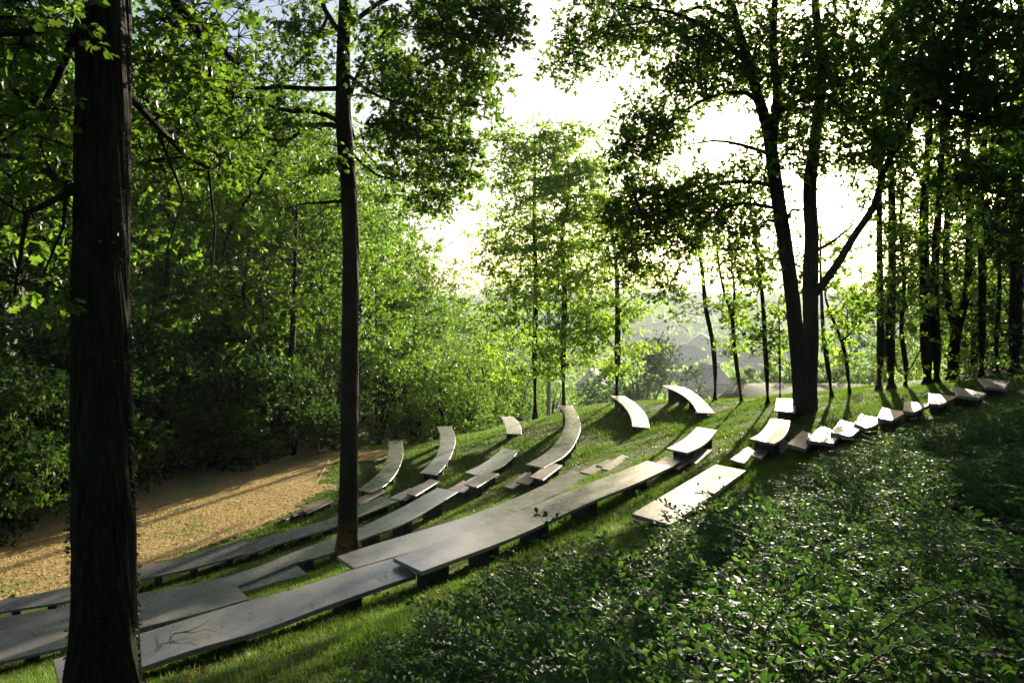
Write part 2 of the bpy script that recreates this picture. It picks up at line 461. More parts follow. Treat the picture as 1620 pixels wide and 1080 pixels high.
DBG = []
def bench(L_, R_, off, label, group, joints=(), mat_=None, thick=.036, name='stone_bench', cat='bench', legs=None, n=None, zo=None, lift=0.0, tilt=0.0):
    """L_, R_: outlines of the top, read off the photograph from the near to the far end; the slab lies in one plane over the slope"""
    L_ = np.array(L_, float); R_ = np.array(R_, float)
    mid0 = (L_[0] + R_[0]) / 2; mid1 = (L_[-1] + R_[-1]) / 2
    if zo is None:
        p0 = ray(mid0[0], mid0[1], off); p1 = ray(mid1[0], mid1[1], off)
    else:
        p0, p1 = [P(mm[0], mm[1], -zz * F / (mm[1] - HY)) for mm, zz in ((mid0, zo[0]), (mid1, zo[1]))]
    p0[2] += lift; p1[2] += lift
    if lift:
        p0 = P(mid0[0], mid0[1], -p0[2] * F / (mid0[1] - HY)); p1 = P(mid1[0], mid1[1], -p1[2] * F / (mid1[1] - HY))
    ax = p1 - p0; ln = np.linalg.norm(ax); ax /= ln
    side = np.array([ax[1], -ax[0], tilt]); side /= np.linalg.norm(side)
    nr = np.cross(side, ax); nr /= np.linalg.norm(nr)
    k = n or max(2, 6 * max(len(L_), len(R_)) - 8)
    if max(len(L_), len(R_)) <= 2: k = 2
    Lp = resample(L_, k); Rp = resample(R_, k)
    def hit(q_):
        d = np.stack([(q_[:, 0] - 810) / F, np.ones(len(q_)), (HY - q_[:, 1]) / F], 1)
        t = (p0 @ nr) / (d @ nr)
        return d * t[:, None]
    A = hit(Lp); B = hit(Rp)
    org = p0.copy(); rz = math.atan2(ax[1], ax[0])
    g0 = float(H(org[0], org[1]))
    base = thing(name, label, cat, (org[0], org[1], g0), rz, group)
    ca, sa = math.cos(-rz), math.sin(-rz)
    def loc(v):
        v = v - np.array([org[0], org[1], g0])
        return np.stack([v[:, 0] * ca - v[:, 1] * sa, v[:, 0] * sa + v[:, 1] * ca, v[:, 2]], 1)
    a = loc(A); b = loc(B)
    if nr[2] < 0: nr = -nr
    cuts = [0] + [int(round(j * (k - 1))) for j in joints] + [k - 1]
    for c0, c1 in zip(cuts[:-1], cuts[1:]):
        if c1 <= c0: continue
        aa = a[c0:c1 + 1].copy(); bb = b[c0:c1 + 1].copy()
        if c1 < k - 1:      # a narrow open joint
            aa[-1] += (aa[-2] - aa[-1]) / np.linalg.norm(aa[-2] - aa[-1]) * .012
            bb[-1] += (bb[-2] - bb[-1]) / np.linalg.norm(bb[-2] - bb[-1]) * .012
        m_ = len(aa); mb = MB()
        inw = (bb - aa) / np.linalg.norm(bb - aa, axis=1)[:, None] * .004
        vt = list(aa + inw + [0, 0, 0]) + list(bb - inw)
        vm = list(aa - [0, 0, .004]) + list(bb - [0, 0, .004])
        vb = list(aa - [0, 0, thick]) + list(bb - [0, 0, thick])
        vs = vt + vm + vb; f = []
        T = 2 * m_
        for i in range(m_ - 1):
            f.append((i, m_ + i, m_ + i + 1, i + 1))
            f.append((2 * T + i, 2 * T + i + 1, 2 * T + m_ + i + 1, 2 * T + m_ + i))
            for lv in (0, 1):
                o_ = lv * T
                f.append((o_ + i, o_ + i + 1, o_ + T + i + 1, o_ + T + i))
                f.append((o_ + m_ + i, o_ + T + m_ + i, o_ + T + m_ + i + 1, o_ + m_ + i + 1))
        for lv in (0, 1):
            o_ = lv * T
            f.append((o_, o_ + T, o_ + T + m_, o_ + m_))
            f.append((o_ + m_ - 1, o_ + 2 * m_ - 1, o_ + T + 2 * m_ - 1, o_ + T + m_ - 1))
        mb.add(vs, f)
        link('seat_slab', mb.mesh('seat_slab', mat_ or M_SLAB), base)
    # block legs down into the slope
    length = np.linalg.norm(np.diff((A + B) / 2, axis=0), axis=1).sum()
    nl = legs if legs is not None else max(2, int(length / 1.35) + 1)
    wd = np.linalg.norm(A[0] - B[0]) * .8
    wd = np.linalg.norm(A - B, axis=1).mean()
    for i in range(nl):
        t = (i + .5) / nl if nl > 2 else (.2 + .6 * i if nl == 2 else .5)
        j = t * (k - 1); j0 = int(j); fr = j - j0; j1 = min(j0 + 1, k - 1)
        pa = A[j0] * (1 - fr) + A[j1] * fr; pb = B[j0] * (1 - fr) + B[j1] * fr
        tgt = pa * .5 + pb * .5; across = (pb - pa); wl = np.linalg.norm(across)
        pa2 = pa + across * .12; pb2 = pb - across * .12
        gz = min(float(H(*p_[:2])) for p_ in (pa2, pb2, tgt)) - .12
        al = np.array([-across[1], across[0], 0]); al /= np.linalg.norm(al); al *= .07
        vs = []
        for zt in (0, 1):
            for s_, p_ in ((-1, pa2), (1, pa2), (1, pb2), (-1, pb2)):
                v = p_ + al * s_ * (1.0 if zt else .82)
                v = v.copy(); v[2] = (p_[2] - thick - .002) if zt else gz
                vs.append(v)
        vs = loc(np.array(vs)); mb = MB()
        mb.add(list(vs), [(0, 1, 2, 3), (7, 6, 5, 4), (4, 5, 1, 0), (5, 6, 2, 1), (6, 7, 3, 2), (7, 4, 0, 3)])
        link('leg', mb.mesh('leg', M_LEG), base)
    tag(base, kind='thing')
    DBG.append((label[:40], p0.round(2).tolist(), p1.round(2).tolist(), round(wd, 2), round(length, 1), round(float(H(*p0[:2])) - p0[2], 2), round(float(H(*p1[:2])) - p1[2], 2)))
    return base

def frag(pts, off, label, **k):
    a, b, c, d = pts   # near-left, near-right, far-right, far-left
    return bench([a, d], [b, c], off, label, 'small grained slabs laid like stepping planks between the benches', mat_=M_SLABF, thick=.035, name='stepping_stone', cat='slab', legs=k.pop('legs', 1), **k)

G_C = 'curved slab benches on the far slope'
G_L = 'long slab benches sweeping across the near slope'
# innermost row
bench([(565.1, 773.8), (587.4, 758.4), (604.7, 740.3), (612.6, 723), (615, 710.4), (614.2, 697)],
      [(588.2, 778.9), (604.7, 771), (623.6, 752.9), (633.1, 735.6), (637.8, 718.2), (636.2, 695.9)], .36,
      'curved slab bench farthest left on the far slope, nearest the golden clearing', G_C, joints=(.62,), zo=(-5.95, -5.95))
frag([(445, 819.8), (453.3, 821.8), (463.8, 815.5), (458.3, 813)], .1, 'tiny flat slab at the lawn edge, lowest and leftmost of all slabs')
frag([(459.9, 813), (465.4, 815.9), (478.8, 809.6), (474.9, 807.2)], .13, 'short slab just above the lowest slab at the clearing edge')
frag([(459.9, 811.5), (474, 815), (516, 794), (503, 790.5)], .10, 'narrow dark slab half hidden under a wider one left of the middle trunk')
frag([(477.2, 805.6), (485.9, 811.9), (528.4, 791.5), (520.5, 786)], .17, 'wider dark slab ending just left of the middle oak trunk', legs=2)
frag([(557.5, 792.7), (570.1, 797.4), (611.8, 775.7), (599.2, 771)], .2, 'dark slab tucked under the near end of the leftmost curved bench', legs=2)
# second row
bench([(-60, 962), (0, 949), (116.7, 925.8), (207.5, 900.6), (300, 877.8), (388, 851.7)],
      [(-60, 980), (0, 967.3), (116.7, 947.8), (207.5, 919.8), (300, 898.9), (392, 874)], .36,
      'long grey bench beside the golden clearing, passing behind the big left trunk', G_L, zo=(-5.78, -5.78), thick=.042, legs=8)
bench([(378, 860.5), (455, 838), (527.8, 817.5), (559, 803.3), (603.2, 784.4)],
      [(384, 878.5), (455.6, 855), (527.8, 832.8), (560.7, 819.8), (633, 791)], .36,
      'grey bench beside the clearing that continues behind the middle oak trunk', G_L, zo=(-5.78, -5.6), thick=.042, legs=6)
frag([(616, 787), (633, 790.5), (664, 776), (648, 771.5)], .34, 'pale slab rising from the end of the bench behind the middle trunk')
frag([(633.1, 788.3), (640.2, 791), (656, 783), (642.5, 780.4)], .28, 'small low slab beneath the two stacked slabs right of the middle trunk')
frag([(645, 775), (660, 778), (674, 767), (665, 764.6)], .30, 'pale thin slab peeking out behind a dark slab below the second curved bench')
frag([(642.5, 780.4), (657.9, 783.8), (695.7, 760.4), (679.9, 757.2)], .38, 'dark topmost slab below the second curved bench', legs=2)
bench([(664.2, 747.3), (679.9, 733.1), (692.5, 715), (696, 697.7), (695.7, 685.1), (690.6, 674.4)],
      [(691.2, 750.8), (708.2, 730.8), (717.7, 710.3), (720.8, 696.1), (718.5, 685.1), (713.8, 673.8)], .36,
      'bright curved slab bench second from the left on the far slope', G_C, joints=(.55,), zo=(-5.6, -5.6))
# third row
bench([(190, 943), (300, 924.4), (397, 899.4), (466.7, 871.7), (565, 835.6), (626.8, 806.4), (691.7, 771.2)],
      [(194, 969), (300, 950), (392, 920), (468, 889.7), (527.8, 873), (569.4, 853.6), (633, 830), (686, 801), (724.8, 777.2)], .34,
      'long pale bench running behind both near oak trunks up towards the mound', G_L, joints=(.7,), zo=(-4.62, -4.62), legs=10)
bench([(200, 958), (300, 936), (386, 912), (466, 889)], [(200, 990), (300, 960), (386, 935), (485.6, 907.2)], .3,
      'shorter bench end jutting out below the long pale bench left of the middle trunk', G_L, zo=(-4.665, -4.665), thick=.03, legs=4)
bench([(-60, 1024), (0, 1010), (116.7, 988), (212.6, 968), (259, 955.6), (340, 927), (366.7, 918)],
      [(-60, 1061), (0, 1046), (116.7, 1019), (214, 994), (300, 973), (393, 946.7)], .3,
      'wide lower bench with a squared end behind the big left trunk', G_L, zo=(-3.98, -4.28), legs=6)
bench([(-60, 988), (0, 976.3), (116.7, 956.9), (190, 943)], [(-60, 1030), (0, 1018), (116.7, 994), (192, 974)], .3,
      'dark bench at the left picture edge just left of the big trunk', G_L, zo=(-4.25, -4.45), legs=3)
frag([(706, 775), (724, 780), (735, 773), (716, 769)], .2, 'sliver of slab just under the far end of the long pale bench')
frag([(709.8, 773.3), (733.4, 778.8), (748, 768), (733.4, 759.1)], .3, 'grey slab touching the far end of the long pale bench')
frag([(735, 762), (748, 768), (766, 753), (752.3, 751.5)], .26, 'grey slab mostly covered by the tilted dark slab above it')
frag([(741, 769), (761, 772), (791, 751), (773, 747)], .2, 'thin reddish edged slab directly beneath the tilted dark slab')
frag([(735, 765.7), (754.7, 770.6), (789.3, 748.9), (770.4, 744.9)], .36, 'tilted dark slab lying over the near tip of the short flared bench', legs=2)
bench([(735, 746.5), (760.2, 734.7), (775.9, 724.5), (788.5, 714.2), (794, 708.7)],
      [(757, 752), (777.5, 745.7), (794.8, 737), (810.6, 724.5), (822.4, 711.5)], .36,
      'short flared bench between the bright curved bench and the tall S curved bench', G_C)
bench([(801.1, 685.1), (799.6, 675.7), (796.4, 665.4), (791.4, 658)], [(825.5, 686.7), (824, 675.7), (820, 666.2), (812.2, 658.7)], .36,
      'smallest bright curved bench standing alone high on the mound', G_C, legs=1, zo=(-4.95, -4.95))
# fourth row
frag([(795.6, 768.5), (812.2, 772.5), (847.6, 750.4), (831, 746.5)], .1, 'lowest dark slab of the trio below the tall curved bench')
frag([(816.1, 761.9), (836.5, 765.7), (868, 743), (847.6, 739.4)], .18, 'middle dark slab of the trio below the tall curved bench')
frag([(838.1, 753.6), (859.4, 758.8), (889.3, 735.5), (869.6, 731)], .26, 'uppermost dark slab of the trio below the tall curved bench', legs=2)
bench([(832.3, 733.9), (856.2, 720.5), (875.1, 704.8), (887.7, 687.5), (893.7, 670.9), (891.7, 651.7), (884.2, 640.8)],
      [(860, 739.8), (876.7, 730.8), (890, 723.3), (905, 708.3), (914.2, 691.7), (918.7, 673.3), (915.8, 660), (905.8, 641.7)], .36,
      'longest curved bench on the mound, made of three pale plates', G_C, joints=(.4, .72), zo=(-4.2, -4.2))
bench([(533.3, 879.5), (577.8, 864.7), (680, 834.2), (740, 815.7), (781, 800.9), (843.9, 774.1), (880, 756.7), (905, 743.3)],
      [(560, 898.3), (640, 875), (720, 848), (808.6, 812), (870, 786), (911.7, 767.5), (937.5, 750.8)], .3,
      'long slab bench starting at the foot of the middle oak trunk', G_L, joints=(.66,), zo=(-3.98, -4.0), thick=.042)
frag([(917.5, 745.8), (949.2, 753), (963, 742), (941.7, 733.3)], .2, 'grey slab beginning where the long bench from the middle trunk ends', zo=(-3.98, -3.98))
frag([(943, 735), (962, 741), (977, 729), (960.8, 726.2)], .2, 'small grey slab between two others at the centre of the slope', zo=(-3.96, -3.93))
frag([(950.8, 740.5), (973.3, 745.5), (1004.7, 723.8), (983.3, 718.8)], .28, 'speckled slab at the upper end of the central slab steps', zo=(-3.85, -3.85), legs=2)
# fifth row
bench([(1000.3, 674.2), (998.3, 661.7), (991.7, 648.3), (980, 635.8), (965.8, 625.8)],
      [(1028.3, 676.7), (1025, 661.7), (1016.7, 648.3), (1005, 636.7), (988.3, 626.2)], .36,
      'white curved bench bending left just under the crest, below the third slim trunk', G_C, zo=(-3.8, -3.85))
bench([(1054.2, 708.7), (1071.7, 700), (1086.7, 690), (1096.7, 680.8), (1102.5, 675)],
      [(1087.5, 715.8), (1108.3, 706.2), (1123.3, 694.2), (1134.7, 680)], .34,
      'short flared white bench in the middle right of the slope', G_C)
frag([(1037.5, 731.7), (1062, 739), (1078, 728), (1053.3, 721.7)], .18, 'grained slab joined to the upper end of the longest bench', zo=(-2.92, -2.92))
frag([(1050, 733), (1073.3, 741.2), (1093, 729), (1076, 715)], .22, 'grained slab in the middle of three under the flared white bench', zo=(-2.98, -2.98))
frag([(1074.2, 727), (1101.7, 732.8), (1127, 711.2), (1105, 706.7)], .26, 'pale grained slab sticking out below the flared white bench', zo=(-2.96, -2.96), legs=2)
bench([(621.7, 881.7), (680, 861), (740, 838.7), (809.3, 811.9), (902, 775.7), (1024.2, 728.3)],
      [(666.7, 903.3), (720, 884), (796.7, 855), (966.7, 780), (993.3, 769.7), (1061.7, 738.3)], .3,
      'longest shiny bench sweeping across the centre from the near slope', G_L, zo=(-2.62, -2.88), thick=.042)
bench([(84.3, 1042.5), (116.7, 1033.4), (215.2, 1003.6), (300, 977.2), (393, 949.4), (466.7, 930), (555.6, 900.8), (623.6, 881.4)],
      [(98, 1094), (219, 1056), (300, 1028.6), (411, 996.7), (508.3, 960.6), (611, 924.4), (658.3, 908.3)], .2,
      'nearest dark bench with a forked twig lying on it beside the big left trunk', G_L, zo=(-2.66, -2.70), thick=.042)
# sixth row
bench([(1103.3, 652), (1096.7, 640), (1085, 628.3), (1071.7, 620), (1056.7, 613.3), (1047.5, 609.7)],
      [(1130.5, 652.8), (1118.3, 638.3), (1105, 625.8), (1088.3, 615), (1068.3, 609.7)], .34,
      'white curved bench on visible dark block legs standing against the valley', G_C, zo=(-3.15, -3.15), legs=4)
bench([(999.8, 811.9), (1132.1, 734.1)], [(1061.2, 829.2), (1181, 743.8)], .28,
      'broad straight bench at the edge of the shrubs in the middle right', G_L, zo=(-2.32, -2.42), legs=3, thick=.042)
frag([(1154.8, 726), (1177.1, 733), (1194, 713), (1182.7, 705.8)], .12, 'pale slab lowest of three under the square white bench')
frag([(1186.6, 720), (1205, 724.5), (1224, 703), (1210.2, 698.9)], .16, 'pale slab directly below the near corner of the square white bench')
frag([(1214, 712), (1238, 714), (1249, 700), (1238, 691)], .1, 'weathered slab sunk in the grass right of the square white bench')
bench([(1185, 693.7), (1200.8, 685), (1210.2, 675.6), (1216.5, 666), (1218.9, 661.4)],
      [(1225.2, 701.5), (1238.5, 692.9), (1248, 678.7), (1250.8, 664.9)], .32,
      'square white flared bench just below the forked dark oak', G_C, legs=2)
bench([(1224.4, 648.8), (1227, 640), (1228.3, 630.2)], [(1258, 651.8), (1259, 641), (1260, 631)], .34,
      'small white bench partly hidden behind the forked dark oak', G_C, legs=1)
ST = ['lowest stair slab, dazzling white with a dark stain', 'second stair slab from the bottom, dazzling white', 'third stair slab up, bright white',
      'fourth stair slab up, pale with fine grain', 'fifth stair slab up, tan with fine grain', 'sixth stair slab up, half shaded and ribbed',
      'seventh stair slab up, purplish brown in shade', 'eighth stair slab up, dark and half overgrown', 'topmost stair slab beside the dark shrub']
for lab, qd in zip(ST, [
    [(1249.6, 700.8), (1273.2, 708.3), (1289, 690), (1270, 681.9)], [(1280, 695), (1316.5, 699.2), (1326.7, 685.8), (1300, 674)],
    [(1318, 683), (1345.2, 688.5), (1362.2, 674.6), (1331.5, 665.3)], [(1354.2, 668.3), (1371.2, 676), (1395.3, 664.7), (1364, 655.2)],
    [(1390.9, 659.4), (1409.7, 663.3), (1432, 652.2), (1398, 645.9)], [(1431.7, 648.6), (1444.6, 651), (1470.5, 638.8), (1433, 636)],
    [(1471.4, 636.6), (1487.5, 638.8), (1512, 627), (1471.4, 623)], [(1517, 624.8), (1545, 628.4), (1556, 621.8), (1510.8, 611.6)],
    [(1561, 611), (1586, 613.2), (1593, 603), (1550.2, 598.5)]]):
    qd = np.array(qd); qm = qd.mean(0); qd = qm + (qd - qm) * np.array([1.2, 1.12]); a, b, c, d = qd
    bench([a, d], [b, c], .22, lab, 'stair slabs climbing right along the shrubs', mat_=M_SLABF, thick=.05, name='stair_stone', cat='slab', legs=1)

# ================================================================== trees
def grow(trunks, clumps, rtip=.007, jit=.06, rscale=1.0, sag=0.0, seg=.35, R=None, minj=0.15):
    """trunks: list of (points, radii) given; every clump centre is joined to the nearest wood; returns tube paths"""
    R = R or rng
    nodes = []; par = []; fixed = []
    paths = []
    for pts, rad in trunks:
        pts = np.asarray(pts, float); rad = np.asarray(rad, float)
        d = np.concatenate([[0], np.cumsum(np.linalg.norm(np.diff(pts, axis=0), axis=1))])
        n = max(3, int(d[-1] / .3))
        pr = resample(np.concatenate([pts, rad[:, None]], 1), n)
        pr[:, 3] = np.maximum(pr[:, 3], .006)
        paths.append((pr[:, :3], pr[:, 3]))
        k0 = int(n * minj)
        for i in range(k0, n):
            nodes.append(pr[i, :3]); par.append(-1); fixed.append(pr[i, 3])
    nn = len(nodes)
    cap = nn + len(clumps) * 40
    ND = np.zeros((cap, 3)); ND[:nn] = nodes
    PARR = np.full(cap, -1); FR = np.zeros(cap); FR[:nn] = fixed
    root = ND[:nn].mean(0)
    base = ND[0]
    order = np.argsort(np.linalg.norm(clumps - base, axis=1)) if len(clumps) else []
    # order by the distance to the nearest given wood
    if len(clumps):
        dm = np.array([np.min(np.linalg.norm(ND[:nn] - c, axis=1)) for c in clumps]); order = np.argsort(dm)
    cnt = nn; chains = []
    for ci in order:
        c = clumps[ci]
        dv = c - ND[:cnt]
        d = np.linalg.norm(dv, axis=1)
        pen = d + .7 * np.maximum(0, -dv[:, 2] * 1.0)      # branches rather rise than fall
        j = int(np.argmin(pen))
        L = d[j]
        if L < .08: continue
        n = max(2, int(L / seg) + 1)
        t = np.linspace(0, 1, n + 1)[1:]
        p = ND[j] + np.outer(t, c - ND[j])
        perp = R.normal(size=3) * L * .10
        p += np.outer(np.sin(np.pi * t), perp)
        p[:, 2] += np.sin(np.pi * t) * L * .08
        p[:-1] += R.normal(size=(n - 1, 3)) * jit * min(L, 1) * .5
        ids = []
        prev = j
        for q_ in p:
            if cnt >= cap: break
            ND[cnt] = q_; PARR[cnt] = prev; prev = cnt; ids.append(cnt); cnt += 1
        chains.append((j, ids))
    A = np.zeros(cnt)
    for i in range(cnt - 1, nn - 1, -1):
        if A[i] == 0: A[i] = rtip ** 2.2
        pa = PARR[i]
        if pa >= nn: A[pa] += A[i]
    rad = A ** (1 / 2.2) * rscale
    for j, ids in chains:
        if not ids: continue
        r0 = rad[ids[0]]
        lim = (FR[j] * .75 if j < nn else rad[j])
        pts = np.concatenate([ND[j][None], ND[ids]]); rr_ = np.concatenate([[min(r0 * 1.15, lim)], np.minimum(rad[ids], lim)])
        paths.append((pts, rr_))
    return paths

def clump_leaves(C, rad, n_twig, n_leaf, size, tmpl, flat=.5, R=None, droop=.15, tw_r=.004, twig_geo=True, whorl=True):
    """twigs fan out of every clump centre and carry the leaves, most of them near the tips"""
    R = R or rng
    m_ = len(C)
    rad = np.broadcast_to(rad, (m_,))
    c = np.repeat(C, n_twig, 0); r = np.repeat(rad, n_twig)
    d = R.normal(size=(m_ * n_twig, 3)); d[:, 2] = d[:, 2] * flat + .1
    d = unit(d)
    L = r * R.uniform(.55, 1.15, len(c))
    k = n_leaf
    t = R.uniform(.25, 1.0, (len(c), k)) ** .6
    pos = c[:, None] + d[:, None] * (L[:, None] * t)[..., None]
    pos[..., 2] -= droop * (L[:, None] * t) ** 2
    pos = pos.reshape(-1, 3) + R.normal(size=(len(c) * k, 3)) * .012
    ax = np.repeat(d, k, 0) * .7 + R.normal(size=(len(pos), 3)) * .6; ax[:, 2] -= .15
    nr = R.normal(size=(len(pos), 3)) * .55 + [0, 0, 1]
    sz = size * R.uniform(.65, 1.25, len(pos))
    V, Fc = leaves(pos, ax, nr, sz, tmpl)
    if twig_geo:
        e = c + d * L[:, None]; e[:, 2] -= droop * L ** 2
        mid_ = c + d * L[:, None] * .5; mid_[:, 2] -= droop * (L * .5) ** 2
        return V, Fc, [(np.stack([a, b_, c_]), [tw_r * 1.3, tw_r, tw_r * .5]) for a, b_, c_ in zip(c, mid_, e)]
    return V, Fc, []

def ell_clumps(n, c, r, R, hollow=.5, nz=.25, seed=0):
    """clump centres in a noisy ellipsoid, denser at its shell"""
    d = unit(R.normal(size=(n * 3, 3)))
    u = R.uniform(0, 1, n * 3) ** (1 / 3.)
    u = hollow + (1 - hollow) * u if hollow else u
    lob = 1 + nz * np.sin(d[:, 0] * 3.1 + seed) * np.cos(d[:, 1] * 2.7 + seed * 2) + nz * .8 * np.sin(d[:, 2] * 5 + d[:, 0] * 4 + seed * 3)
    p = d * (u * lob)[:, None] * r + c
    # keep an uneven, clustered subset
    f = vnoise(p[:, 0] * .9 + seed * 7, p[:, 2] * .9 + p[:, 1] * .7)
    keep = np.argsort(-(f + R.uniform(0, .45, len(p))))[:n]
    return p[keep]

def bark_tubes(paths, sides, name, m_, big=None):
    V, Fc = tubes(paths, sides)
    return mesh_np(name, V, Fc, m_, True)

def build_tree_meshes(key, trunks, clumps, rad, n_twig, n_leaf, size, tmpl, lm, bm, R, sides=6, flat=.5, rtip=.008, twig_geo=False, droop=.15, rscale=1.0, minj=.15):
    paths = grow(trunks, clumps, rtip=rtip, R=R, rscale=rscale, minj=minj)
    nt_ = len(trunks)
    V, Fc, tw = clump_leaves(clumps, rad, n_twig, n_leaf, size, tmpl, flat=flat, R=R, droop=droop, twig_geo=twig_geo)
    tv, tf = tubes(paths[:nt_], max(sides, 9)); 
    bv, bf = tubes(paths[nt_:] , sides if sides < 6 else 5)
    if tw:
        wv, wf = tubes(tw, 3); bf2 = wf + len(bv); bv = np.concatenate([bv, wv]); bf = np.concatenate([bf, bf2])
    return (mesh_np(key + '_trunk', tv, tf, bm, True), mesh_np(key + '_branches', bv, bf, bm, True), mesh_np(key + '_crown', V, Fc, lm))

def put_tree(name, meshes, loc, rz, sc, label, group, cat='tree'):
    t = thing(name, label, cat, loc, rz, group, sc)
    link('trunk', meshes[0], t); tag(link('branches', meshes[1], t), kind='stuff'); tag(link('crown', meshes[2], t), kind='stuff')
    return t

def trunk_pts(h, lean, r0, R, wob=.12, n=7, flare=1.7, top=.12):
    t = np.linspace(0, 1, n)
    p = np.stack([lean[0] * t + np.cumsum(R.normal(size=n)) * wob * .3, lean[1] * t + np.cumsum(R.normal(size=n)) * wob * .3, h * t - .25 * (1 - t)], 1)
    p[0, :2] = 0
    r = r0 * ((1 - t) * (1 - top) + top); r[0] *= flare
    p = np.insert(p, 1, p[0] + (p[1] - p[0]) * min(.5, .45 / (h / n)), 0); r = np.insert(r, 1, r0 * 1.08)
    return p, r

# ---- woodland variants, shared by many trees -----------------------------------
def wood_variant(i, h, cw, base, nclump, lm, size=.15, ntw=6, nlf=9):
    nclump = int(nclump * .85); R = np.random.default_rng(100 + i)
    tp, tr = trunk_pts(h * .92, (R.normal() * .5, R.normal() * .5), .17 * h / 12, R)
    cz = h * (1 + base) / 2; c = np.array([tp[-1, 0] * .6, tp[-1, 1] * .6, cz])
    cl = ell_clumps(nclump, c, np.array([cw, cw, h * (1 - base) / 2]), R, .35, .28, i)
    return build_tree_meshes('woodland%d' % i, [(tp, tr)], cl, .70, ntw + 1, nlf + 3, size * [1.0, .85, 1.15, .95, 1.05][i % 5], LT2, lm, M_BARKD, R, sides=5, flat=.32, rtip=.012)
WV = [wood_variant(0, 13, 3.6, .22, 270, M_WOOD), wood_variant(1, 15, 4.0, .30, 310, M_WOOD), wood_variant(2, 11, 3.4, .12, 260, M_WOOD),
      wood_variant(3, 14, 3.0, .35, 230, M_OAK), wood_variant(4, 12, 3.8, .18, 290, M_OAK)]
def shrub_variant(i, h, wd, nclump, lm, size, stems=5):
    R = np.random.default_rng(200 + i)
    tr = []
    for k in range(stems):
        a = R.uniform(0, 6.28); q_ = wd * R.uniform(.25, .7)
        t = np.linspace(0, 1, 5)
        p = np.stack([np.cos(a) * q_ * t ** 1.3 + R.normal(size=5) * .05, np.sin(a) * q_ * t ** 1.3 + R.normal(size=5) * .05, -.2 + t * h * .8], 1)
        tr.append((p, .05 * (1 - .75 * t) * h / 3))
    cl = ell_clumps(nclump, np.array([0, 0, h * .52]), np.array([wd, wd, h * .5]), R, .45, .22, i)
    cl[:, 2] = np.maximum(cl[:, 2], .12)
    return build_tree_meshes('shrub%d' % i, tr, cl, .5, 6, 9, size, LT2, lm, M_BARKD, R, sides=5, flat=.6, rtip=.008)
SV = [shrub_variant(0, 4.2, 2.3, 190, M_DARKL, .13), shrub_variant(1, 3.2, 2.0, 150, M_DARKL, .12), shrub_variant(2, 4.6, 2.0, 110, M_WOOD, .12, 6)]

def onto(px, Y, sink=.05):
    x = (px - 810) / F * Y
    return (x, Y, float(H(x, Y)) - sink)

# the wood behind the clearing: (px, Y, variant, scale)
WOOD = [(-190, 24, 1, 1.25), (-60, 27, 0, 1.35), (40, 26, 2, 1.3), (95, 31, 1, 1.35), (-120, 36, 1, 1.5), (10, 37, 3, 1.5), (190, 33, 0, 1.3), (250, 31, 2, 1.3),
        (150, 42, 1, 1.5), (300, 38, 4, 1.3), (355, 34, 2, 1.2), (60, 50, 4, 1.8), (230, 50, 1, 1.6), (400, 44, 0, 1.35), (430, 36.5, 4, 1.15), (480, 40, 0, 1.25),
        (330, 56, 3, 1.6), (500, 52, 1, 1.5), (545, 45, 2, 1.35), (600, 44, 4, .95), (575, 56, 0, 1.6), (650, 48, 2, .95), (665, 62, 4, 1.25), (-30, 62, 1, 1.8),
        (120, 66, 1, 1.9), (270, 70, 1, 1.9), (410, 66, 4, 1.8), (-280, 33, 1, 1.5), (-350, 46, 1, 1.5), (520, 72, 1, 1.9), (700, 74, 2, 1.35), (610, 84, 0, 1.7),
        (745, 92, 4, 1.5), (800, 80, 2, 1.3), (745, 55, 2, .8), (455, 31, 3, 1.0), (380, 50, 1, 1.6)]
NUM = ['leftmost'] + [q_ + ' from the left' for q_ in 'second third fourth fifth sixth seventh eighth ninth tenth eleventh twelfth thirteenth fourteenth fifteenth sixteenth'.split()]
def ordn(i, lst, what):
    def cls(e):
        if what == 'wood': return 0 if e[1] < 34 else (1 if e[1] < 46 else (2 if e[1] < 60 else 3))
        if what == 'edge': return 0 if (e[1] < 29.7 and e[3] < 1.15) else 1
        return 0
    c = cls(lst[i]); k = sorted(e[0] for e in lst if cls(e) == c).index(lst[i][0])
    w_ = {'wood': ['front rank of the wood', 'second rank of the wood', 'third rank of the wood', 'rearmost rank of the wood'], 'edge': ['row along the clearing edge', 'row just behind the clearing edge'],
          'crest': ['bushes beyond the crest']}[what][c]
    return '%s in the %s' % (NUM[k], w_)
pos_w = ['at the left edge behind the clearing', 'deep in the wood behind the clearing', 'behind the dark thicket', 'between the two near oak trunks', 'right of the middle oak trunk, beyond the slope crest']
for i, (px, Y, v, s_) in enumerate(WOOD):
    kind = ['tall spreading broadleaf tree', 'tallest dense broadleaf tree', 'low broad leafy tree', 'narrow high crowned oak', 'round crowned oak'][v]
    where = 'at the left edge' if px < 100 else ('between the big left trunk and the middle trunk' if px < 530 else 'right of the middle trunk beyond the crest')
    near = 'front rank of the wood' if Y < 34 else ('second rank of the wood' if Y < 46 else 'deep in the wood')
    put_tree('woodland_tree', WV[v], onto(px, Y), i * 2.4, s_, '%s, %s' % (kind, ordn(i, WOOD, 'wood')), 'trees of the wood behind the clearing')

